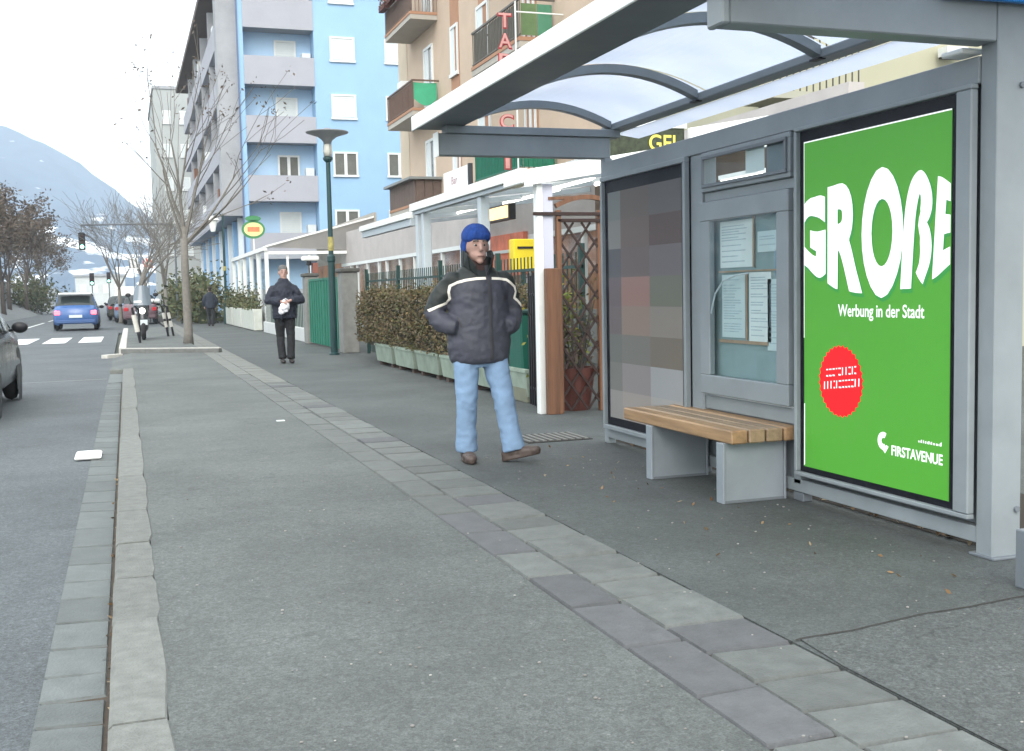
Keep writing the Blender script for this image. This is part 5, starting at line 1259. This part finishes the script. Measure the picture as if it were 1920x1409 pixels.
make_car('white_van', 'white van parked among the row of cars on the right', steel_w, .1, 80, 4.8, 1.9, 2.1, van=True, group='cars parked along the right kerb')


# =================================================================== PEOPLE
skin_m = M('skin', (.40, .255, .215), .6, .08, 6, spec=.3)
def head_shapes(mb, c, face=-1):
    x, y, z = c; f = face
    mb.ball((x, y, z+.02), (.078, .095, .105), 18, 12); mb.ball((x, y+f*.022, z-.055), (.060, .068, .062), 14, 8)
    mb.tube([(x, y+f*.090, z+.018), (x, y+f*.112, z-.022), (x, y+f*.098, z-.034)], [.010, .015, .011], 8)      # nose
    mb.tube([(x-.05, y+f*.078, z+.035), (x, y+f*.092, z+.03), (x+.05, y+f*.078, z+.035)], .011, 8)             # brow
    mb.tube([(x-.024, y+f*.083, z-.066), (x, y+f*.090, z-.064), (x+.024, y+f*.083, z-.066)], .010, 8)           # lips
    mb.ball((x, y+f*.075, z-.10), (.026, .02, .02), 10, 6)
    for s in (-1, 1): mb.ball((x+s*.080, y+.005, z-.005), (.014, .024, .034), 8, 6)
    mb.tube([(x, y+.015, z-.04), (x, y+.02, z-.2)], [.055, .062], 12)
    return mb
def face_bits(c, body, face=-1, k=1.0):
    x, y, z = c; f = face
    def put(mb, nm, m):
        mb.v = [tuple(Vector(c)+(Vector(p)-Vector(c))*k) for p in mb.v]; return mb.build(nm, m, body, smooth=True)
    for s in (-1, 1):
        put(MB().ball((x+s*.030, y+f*.080, z+.008), (.014, .010, .009), 10, 6), 'eye', M('eye_white', (.30, .28, .26), .3, .05, 4))
        put(MB().ball((x+s*.030, y+f*.0888, z+.008), (.0068, .003, .0068), 8, 5), 'iris', M('iris_dark', (.03, .022, .018), .2, .05, 4))
        put(MB().tube([(x+s*.048, y+f*.086, z+.034), (x+s*.030, y+f*.098, z+.039), (x+s*.014, y+f*.099, z+.034)], .0055, 6), 'eyebrow', M('grey_brow', (.10, .09, .085), .9, .2, 30))
    put(MB().tube([(x-.022, y+f*.0925, z-.066), (x, y+f*.0995, z-.0655), (x+.022, y+f*.0925, z-.066)], .0030, 6), 'mouth_line', M('mouth', (.13, .05, .045), .6, .1, 4))
def hand(mb, w_, dirv, side, open_=.3, s=1.):
    """palm with four bent fingers and a thumb, grown from wrist point w_ along dirv"""
    w_ = Vector(w_); d = Vector(dirv).normalized(); sv = Vector(side); sv = (sv-d*sv.dot(d)).normalized(); nv = d.cross(sv)
    mb.tube([w_-d*.03, w_+d*.03*s, w_+d*.085*s], [.026*s, .036*s, .038*s], 10, sx=1, sy=.6)
    for i, (o, L_) in enumerate(((-.028, .062), (-.0095, .075), (.0095, .070), (.028, .054))):
        p = w_+d*.075*s+sv*o*s; q = p+d*L_*.5*s+nv*.01*s; e = q+(d*(1-open_)+nv*open_).normalized()*L_*.5*s
        mb.tube([p, q, e], [.0105*s, .0095*s, .0075*s], 8)
    p = w_+d*.03*s+sv*-.03*s; mb.tube([p, p+(d*.6-sv*.8).normalized()*.035*s, p+(d*.9-sv*.6).normalized()*.065*s], [.012*s, .011*s, .009*s], 8)

# ---- man in the blue hat
MX, MY = 2.41, 7.75
man = thing('person', 'man in blue knit hat, white piped charcoal jacket and pale jeans walking near the shelter', 'person', (MX, MY, 0))
def A(x, y, z): return (MX+x, MY+y, z)
hc = A(.008, -.02, 1.570)
bm_ = head_shapes(MB(), hc); bm_.v = [tuple(Vector(hc)+(Vector(p)-Vector(hc))*1.07) for p in bm_.v]
# the body under the clothes is one continuous surface
bm_.rings([(MX+.02, MY+.01, .80, .15, .10), (MX+.02, MY+.01, 1.1, .14, .095), (MX+.02, MY+.01, 1.32, .17, .10), (MX+.02, MY+.01, 1.40, .10, .07), (MX+.015, MY, 1.47, .058, .058)], 18)
LH, LK, LA = A(-.085, 0, .84), A(-.092, -.02, .46), A(-.085, .05, .09)
RH, RK, RA = A(.115, 0, .84), A(.165, -.10, .47), A(.215, -.16, .10)
bm_.tube([LH, LK, LA], [.075, .05, .035], 12); bm_.tube([RH, RK, RA], [.075, .05, .035], 12)
AL = [A(-.168, .01, 1.315), A(-.305, .06, 1.10), A(-.150, -.060, 1.0)]; AR = [A(.208, .01, 1.315), A(.305, .06, 1.09), A(.185, -.060, 1.0)]
bm_.tube(AL, [.05, .04, .03], 10); bm_.tube(AR, [.05, .04, .03], 10)
hand(bm_, AL[2], (.75, .5, -.6), (0, 1, 0), s=.72); hand(bm_, AR[2], (-.75, .5, -.6), (0, 1, 0), s=.72)
body = blob(bm_, 'body', skin_m, man, .008, 3); face_bits(hc, body, -1, 1.07)
# jeans
jeans_m = M('pale_denim', (.185, .285, .43), .85, .16, 4, .35, 16, bd=.02)
jb = MB().rings([(MX+.015, MY+.01, .70, .165, .115), (MX+.015, MY+.01, .82, .185, .135), (MX+.015, MY+.01, .95, .17, .125)], 20)
jb.tube([LH, A(-.088, -.01, .66), LK, A(-.088, .02, .28), A(-.083, .045, .075)], [.100, .090, .076, .073, .080], 16)
jb.tube([RH, A(.137, -.05, .66), RK, A(.19, -.125, .28), A(.222, -.145, .085)], [.100, .090, .077, .074, .082], 16)
blob(jb, 'jeans', jeans_m, man, .011, 3, wrinkle=.008, wscale=(12, 12, 14), seed=3)
# shoes
shoe_m = M('brown_leather', (.075, .055, .048), .5, .2, 9)
def shoe(c, yaw, pitch, nm='shoe'):
    mb = MB()
    for p, r in (((0, .06, .05), (.042, .05, .05)), ((0, 0, .048), (.046, .06, .046)), ((0, -.08, .042), (.052, .075, .04)), ((0, -.15, .036), (.046, .05, .034)), ((0, .05, .085), (.04, .045, .05))): mb.ball(p, r, 14, 8)
    mb.rings([(0, -.04, 0, .048, .155), (0, -.04, .018, .050, .158)], 18)
    mx = Matrix.Translation(c) @ Matrix.Rotation(yaw, 4, 'Z') @ Matrix.Rotation(pitch, 4, 'X'); mb.v = [tuple(mx @ Vector(p)) for p in mb.v]
    return blob(mb, nm, shoe_m, man, .009, 3)
shoe(A(-.083, .03, .002), radians(-6), 0); shoe(A(.235, -.155, .022), radians(52), radians(-13))
# jacket
jacket_m = M('charcoal_jacket_cloth', (.050, .053, .072), .62, .25, 7, .35, 8, bd=.045); yoke_m = M('black_jacket_cloth', (.016, .021, .021), .6, .25, 7, .35, 8, bd=.045)
jk = MB().rings([(MX+.022, MY+.015, .725, .205, .150), (MX+.022, MY+.015, .76, .225, .168), (MX+.02, MY+.01, .85, .238, .172), (MX+.02, MY+.01, .98, .228, .165), (MX+.02, MY+.01, 1.12, .222, .155), (MX+.02, MY+.01, 1.25, .215, .15), (MX+.02, MY+.012, 1.33, .200, .135), (MX+.02, MY+.015, 1.39, .155, .112), (MX+.018, MY+.012, 1.435, .105, .095), (MX+.018, MY+.01, 1.47, .092, .092), (MX+.018, MY+.01, 1.50, .092, .094)], 28)
jk.tube([AL[0], A(-.245, .04, 1.22), AL[1], A(-.265, .0, 1.03), A(-.215, -.06, 1.005), A(-.17, -.09, .995)], [.078, .075, .074, .072, .066, .052], 18)
jk.tube([AR[0], A(.265, .04, 1.22), AR[1], A(.275, .0, 1.02), A(.245, -.06, 1.0), A(.205, -.09, .99)], [.078, .074, .072, .070, .064, .052], 18)
jk.ball(AL[0], .083, 16, 10); jk.ball(AR[0], .083, 16, 10)
jo = blob(jk, 'jacket', jacket_m, man, .0115, 5, wrinkle=.012, wscale=(8, 8, 5), seed=9)
jo.data.materials.append(yoke_m)
px2 = lambda px, py: (MX+(px-887.5)/246, 1.14-(py-575)/254)
LS = [px2(*p) for p in ((789, 592), (795, 583), (815, 574), (832, 568), (837, 560), (834, 548), (836, 537), (848, 531), (862, 527), (880, 524.5), (898, 524))]
RS = [px2(*p) for p in ((909, 524.5), (925, 525), (940, 527), (950, 534), (958, 540), (961, 549), (958, 561), (966, 567), (973, 574), (980, 586))]
bt = BVHTree.FromPolygons([v.co+Vector((MX, MY, 0)) for v in jo.data.vertices], [tuple(p.vertices) for p in jo.data.polygons])
PL = LS+RS
def yoke_z(x):
    if x <= PL[0][0]: return PL[0][1]
    best = None
    for (a, za), (b, zb) in zip(PL, PL[1:]):
        if min(a, b) <= x <= max(a, b) and a != b:
            z = za+(zb-za)*(x-a)/(b-a); best = z if best is None else max(best, z) if abs(x-MX) > .2 else best
    return best if best is not None else PL[-1][1]
for p in jo.data.polygons:
    c = p.center; x = c.x+MX
    if c.z > yoke_z(x): p.material_index = 1
def ribbon(pts, wd, off, nm, mat, sub=5):
    P2 = []
    for (a, b) in zip(pts, pts[1:]):
        for i in range(sub): P2.append((a[0]+(b[0]-a[0])*i/sub, a[1]+(b[1]-a[1])*i/sub))
    P2.append(pts[-1]); vs = []; ok = []
    for i, p in enumerate(P2):
        a, b = P2[max(0, i-1)], P2[min(len(P2)-1, i+1)]; d = Vector((b[0]-a[0], b[1]-a[1])).normalized(); n = Vector((-d.y, d.x))
        row = []
        for s in (-1, 0, 1):
            q = (p[0]+n.x*wd/2*s, p[1]+n.y*wd/2*s); h = bt.ray_cast(Vector((q[0], MY-1, q[1])), Vector((0, 1, 0)))
            row.append(Vector((q[0], h[0].y-off-(.003 if s == 0 else 0), q[1])) if h[0] is not None else None)
        ok.append(all(r is not None for r in row)); vs.append(row)
    V = []; F = []; ix = {}
    for i, row in enumerate(vs):
        if ok[i]: ix[i] = len(V); V += row
    for i in range(len(vs)-1):
        if ok[i] and ok[i+1] and abs(vs[i][1].y-vs[i+1][1].y) < .05:
            a, b = ix[i], ix[i+1]; F += [(a, a+1, b+1, b), (a+1, a+2, b+2, b+1)]
    return MB().add(V, F).build(nm, mat, jo, smooth=True)
pip = M('white_piping', (.80, .76, .68), .6, .05, 20, emit=0)
ribbon(LS, .019, .004, 'piping', pip); ribbon(RS, .019, .004, 'piping', pip)
zipm = M('zip_flap_cloth', (.035, .037, .045), .6, .2, 12)
ribbon([px2(902, 500), px2(903, 520), px2(904, 560), px2(903, 610), px2(904, 650), px2(904, 674)], .030, .003, 'zip_flap', zipm)
ribbon([px2(846, 594), px2(852, 612)], .012, .004, 'pocket_edge', zipm); ribbon([px2(957, 596), px2(952, 612)], .012, .004, 'pocket_edge', zipm)
# open collar, scarf and hat
for s in (-1, 1):
    pr = [A(s*.095+.015, .05, 1.43), A(s*.100+.015, -.02, 1.43), A(s*.075+.015, -.085, 1.405), A(s*.03+.015, -.125, 1.36)]
    tp_ = [A(s*.092+.013, .05, 1.545), A(s*.098+.013, -.03, 1.545), A(s*.092+.013, -.10, 1.505), A(s*.050+.015, -.145, 1.43)]
    cl = MB(); cl.prism([pr[0], pr[1], tp_[1], tp_[0]], (s*.012, 0, 0)).prism([pr[1], pr[2], tp_[2], tp_[1]], (s*.010, -.008, 0)).prism([pr[2], pr[3], tp_[3], tp_[2]], (s*.004, -.012, 0))
    cl.build('collar', yoke_m, jo, bevel=.003)
blob(MB().rings([(MX+.016, MY-.01, 1.38, .085, .085), (MX+.016, MY-.012, 1.42, .078, .080), (MX+.016, MY-.01, 1.475, .075, .080)], 18), 'scarf', M('dark_scarf', (.05, .028, .026), .95, .35, 18, .4, 60), man, .01, 2, wrinkle=.008)
hat_m = M('blue_knit', (.012, .050, .23), .95, .35, 34, .9, 60, bd=.02, st=(1, 1, .35))
hb = MB(); hx, hy, hz = hc; hz += .014
hb.ball((hx, hy+.012, hz+.066), (.104, .120, .090), 20, 12); hb.rings([(hx, hy+.010, hz+.032, .098, .116), (hx, hy+.010, hz+.045, .106, .123), (hx, hy+.010, hz+.075, .106, .123), (hx, hy+.010, hz+.085, .100, .116)], 24)
hb.ball((hx-.086, hy+.025, hz-.01), (.022, .05, .065), 10, 8); hb.ball((hx+.086, hy+.045, hz+.0), (.016, .035, .045), 10, 8)
blob(hb, 'hat', hat_m, man, .008, 3, wrinkle=.004, wscale=(30, 30, 30))

# ---- the two people further off
def walker(label, x, y, face, cols, h=1.75, bag=False, hair=(.16, .15, .14)):
    t = thing('person', label, 'person', (x, y, 0)); k = h/1.75; f = face
    B = lambda a, b, c: (x+a*k, y+b*k*(-f), c*k)                # b: towards the way they face = negative y when face=-1
    hc = B(0, .02, 1.615); mb = head_shapes(MB(), hc, f)
    mb.rings([(x, y, .85*k, .14*k, .10*k), (x, y, 1.1*k, .14*k, .10*k), (x, y, 1.36*k, .16*k, .10*k), (x, y, 1.45*k, .07*k, .07*k), (x, y, 1.52*k, .055*k, .055*k)], 14)
    lh, lk, la = B(-.09, 0, .88), B(-.085, -.06, .48), B(-.07, .03, .08); rh, rk, ra = B(.09, 0, .88), B(.09, .02, .48), B(.075, .10, .08)
    if f < 0: lk, la, rk, ra = B(-.085, .06, .48), B(-.07, -.03, .08), B(.09, -.02, .48), B(.075, -.10, .08)
    sg = -1 if f < 0 else 1
    if bag: aL = [B(-.185, 0, 1.31), B(-.29, .04*f, 1.12), B(-.07, .24*f*-1 if False else 0, 1.10)]; aL[2] = (x-.07*k, y+f*.24*k, 1.10*k); aR = [B(.185, 0, 1.31), B(.29, .04*f, 1.12), (x+.07*k, y+f*.24*k, 1.12*k)]
    else: aL = [B(-.185, 0, 1.31), (x-.27*k, y, 1.12*k), (x-.235*k, y+f*.12*k, .88*k)]; aR = [B(.185, 0, 1.31), (x+.27*k, y, 1.12*k), (x+.235*k, y+f*.10*k, .88*k)]
    for L_ in (aL, aR): mb.tube(L_, [.05*k, .04*k, .03*k], 8)
    hand(mb, aL[2], (.5, f*.6, -.2) if bag else (0, f*.1, -1), (0, 0, 1) if bag else (0, 1, 0)); hand(mb, aR[2], (-.5, f*.6, -.2) if bag else (0, f*.1, -1), (0, 0, 1) if bag else (0, 1, 0))
    mb.tube([lh, lk, la], [.07, .05, .035], 8); mb.tube([rh, rk, ra], [.07, .05, .035], 8)
    bd = blob(mb, 'body', skin_m, t, .011, 3)
    if y < 30: face_bits(hc, bd, f)
    jm, tm = cols
    j = MB().rings([(x, y, .80*k, .225, .15), (x, y, .95*k, .225, .155), (x, y, 1.15*k, .222, .145), (x, y, 1.30*k, .220, .135), (x, y, 1.40*k, .175, .115), (x, y, 1.46*k, .11, .10), (x, y, 1.515*k, .088, .092)], 20)
    for L_ in (aL, aR):
        p, q, r_ = [Vector(v) for v in L_]; j.ball(p, .086, 12, 8); j.tube([p, p.lerp(q, .5), q, q.lerp(r_, .5), q.lerp(r_, .92)], [.088, .086, .084, .074, .060], 12)
    blob(j, 'jacket', jm, t, .015, 4, wrinkle=.014, seed=x)
    tr2 = MB().rings([(x, y, .78*k, .16, .11), (x, y, .90*k, .17, .12), (x, y, .98*k, .15, .11)], 16)
    tr2.tube([lh, lk, Vector(la)+Vector((0, 0, .0))], [.10, .075, .072], 12); tr2.tube([rh, rk, Vector(ra)+Vector((0, 0, .0))], [.10, .075, .072], 12)
    blob(tr2, 'trousers', tm, t, .014, 3, wrinkle=.010, seed=2)
    for q in (la, ra):
        s_ = MB()
        for a, r_ in (((0, 0, .045), (.045, .06, .045)), ((0, f*.08, .04), (.048, .08, .038)), ((0, f*.14, .034), (.042, .05, .032))): s_.ball((q[0]+a[0], q[1]+a[1], a[2]), r_, 10, 7)
        blob(s_, 'shoe', M('dark_shoe', (.025, .02, .02), .5, .1, 6), t, .012, 2)
    hb = MB().ball((hc[0], hc[1]-f*.014, hc[2]+.062), (.090, .102, .084), 14, 9); hb.ball((hc[0], hc[1]-f*.05, hc[2]-.01), (.074, .05, .07), 12, 8)
    blob(hb, 'hair', M('hair_%g' % hair[0], hair, .9, .3, 40, .5, 90), t, .012, 2, wrinkle=.006)
    if bag:
        bg = MB()
        for a, r_ in (((0, 0, 1.02), (.085, .07, .10)), ((.03, -.01, 1.06), (.06, .05, .07)), ((-.04, .0, .97), (.06, .05, .06)), ((.0, 0, 1.13), (.03, .03, .05))): bg.ball((x-.04+a[0], y+f*.27+a[1], a[2]), r_, 12, 8)
        b_ = thing('plastic_bag', 'white plastic bag held in front by the man in dark clothes', 'bag', (x-.04, y+f*.27, .9))
        blob(bg, 'bag', M('white_plastic', (.72, .74, .80), .35, .06, 9), b_, .012, 2, wrinkle=.022, wscale=(22, 22, 22))
        MB().tube([(x-.05, y+f*.30, 1.12), (x-.02, y+f*.31, 1.19), (x+.05, y+f*.30, 1.14)], .008, 6).build('handle', MATS['white_plastic'], b_)
    return t
walker('man in dark navy jacket and black trousers walking towards the camera holding a white bag', 2.75, 20.7, -1, (M('navy_jacket', (.016, .020, .034), .7, .25, 8, 1., 10, bd=.05), M('black_trousers', (.013, .014, .017), .85, .2, 8, .9, 12, bd=.04)), 1.80, bag=True, hair=(.11, .11, .11))
walker('person in dark clothes walking away by the distant hedge', 3.37, 48.75, 1, (M('dark_coat', (.020, .026, .040), .85, .2, 6), M('charcoal_trousers', (.018, .020, .024), .85, .2, 6)), 1.68, hair=(.03, .025, .022))

# =================================================================== SMALL THINGS ON THE GROUND
dr = structure(MB().box(3.05, 3.62, 8.45, 8.95, .0, .006).build('drain_bed', joint_m))
for i in range(9): MB().box(3.07+i*.062, 3.10+i*.062, 8.48, 8.92, .006, .012).build('drain_bar', M('worn_iron', (.17, .17, .16), .6, .3, 20), dr)
ly = thing('foam_lid', 'white foam box lid lying on the edge of the gutter', 'litter', (-.36, 9.9, -.07))
P(MB().box(-.46, -.25, 9.72, 10.12, -.070, -.045), 'lid', M('bright_foam', (.86, .86, .84), .6, .04, 6), ly, .02); P(MB().box(-.43, -.28, 9.77, 10.07, -.0445, -.038), 'lid_ridge', MATS['bright_foam'], ly, .004)
tag(MB().box(1.36, 1.44, 11.1, 11.17, .002, .008).build('paper_scrap', paper2), 'small white paper scrap lying on the open pavement', 'litter')
r5 = random.Random(12)
mb = MB()
for _ in range(260):
    x, y = r5.uniform(.1, 3.5), 2.0+6*r5.random()**1.5; s = r5.uniform(.003, .008)
    mb.ball((x, y, .004), (s, s*.8, s*.5), 5, 3)
stuff(mb.build('loose_grit', pebble_m))
stuff(leaves(MB(), 420, lambda r: (3.72+abs(r.gauss(0, .12)), 3.95+4*r.random()**2.2, .012+r.random()*.03), .026, 3).build('fallen_leaves', litter_l))
stuff(leaves(MB(), 40, lambda r: (3.0+r.gauss(0, .2), 3.2+r.uniform(0, 5), .008), .016, 13).build('scattered_leaves', litter_l))
stuff(leaves(MB(), 60, lambda r: (-.112+r.gauss(0, .010), r.uniform(2.6, 9), -.075), .014, 14).build('gutter_leaves', litter_l))
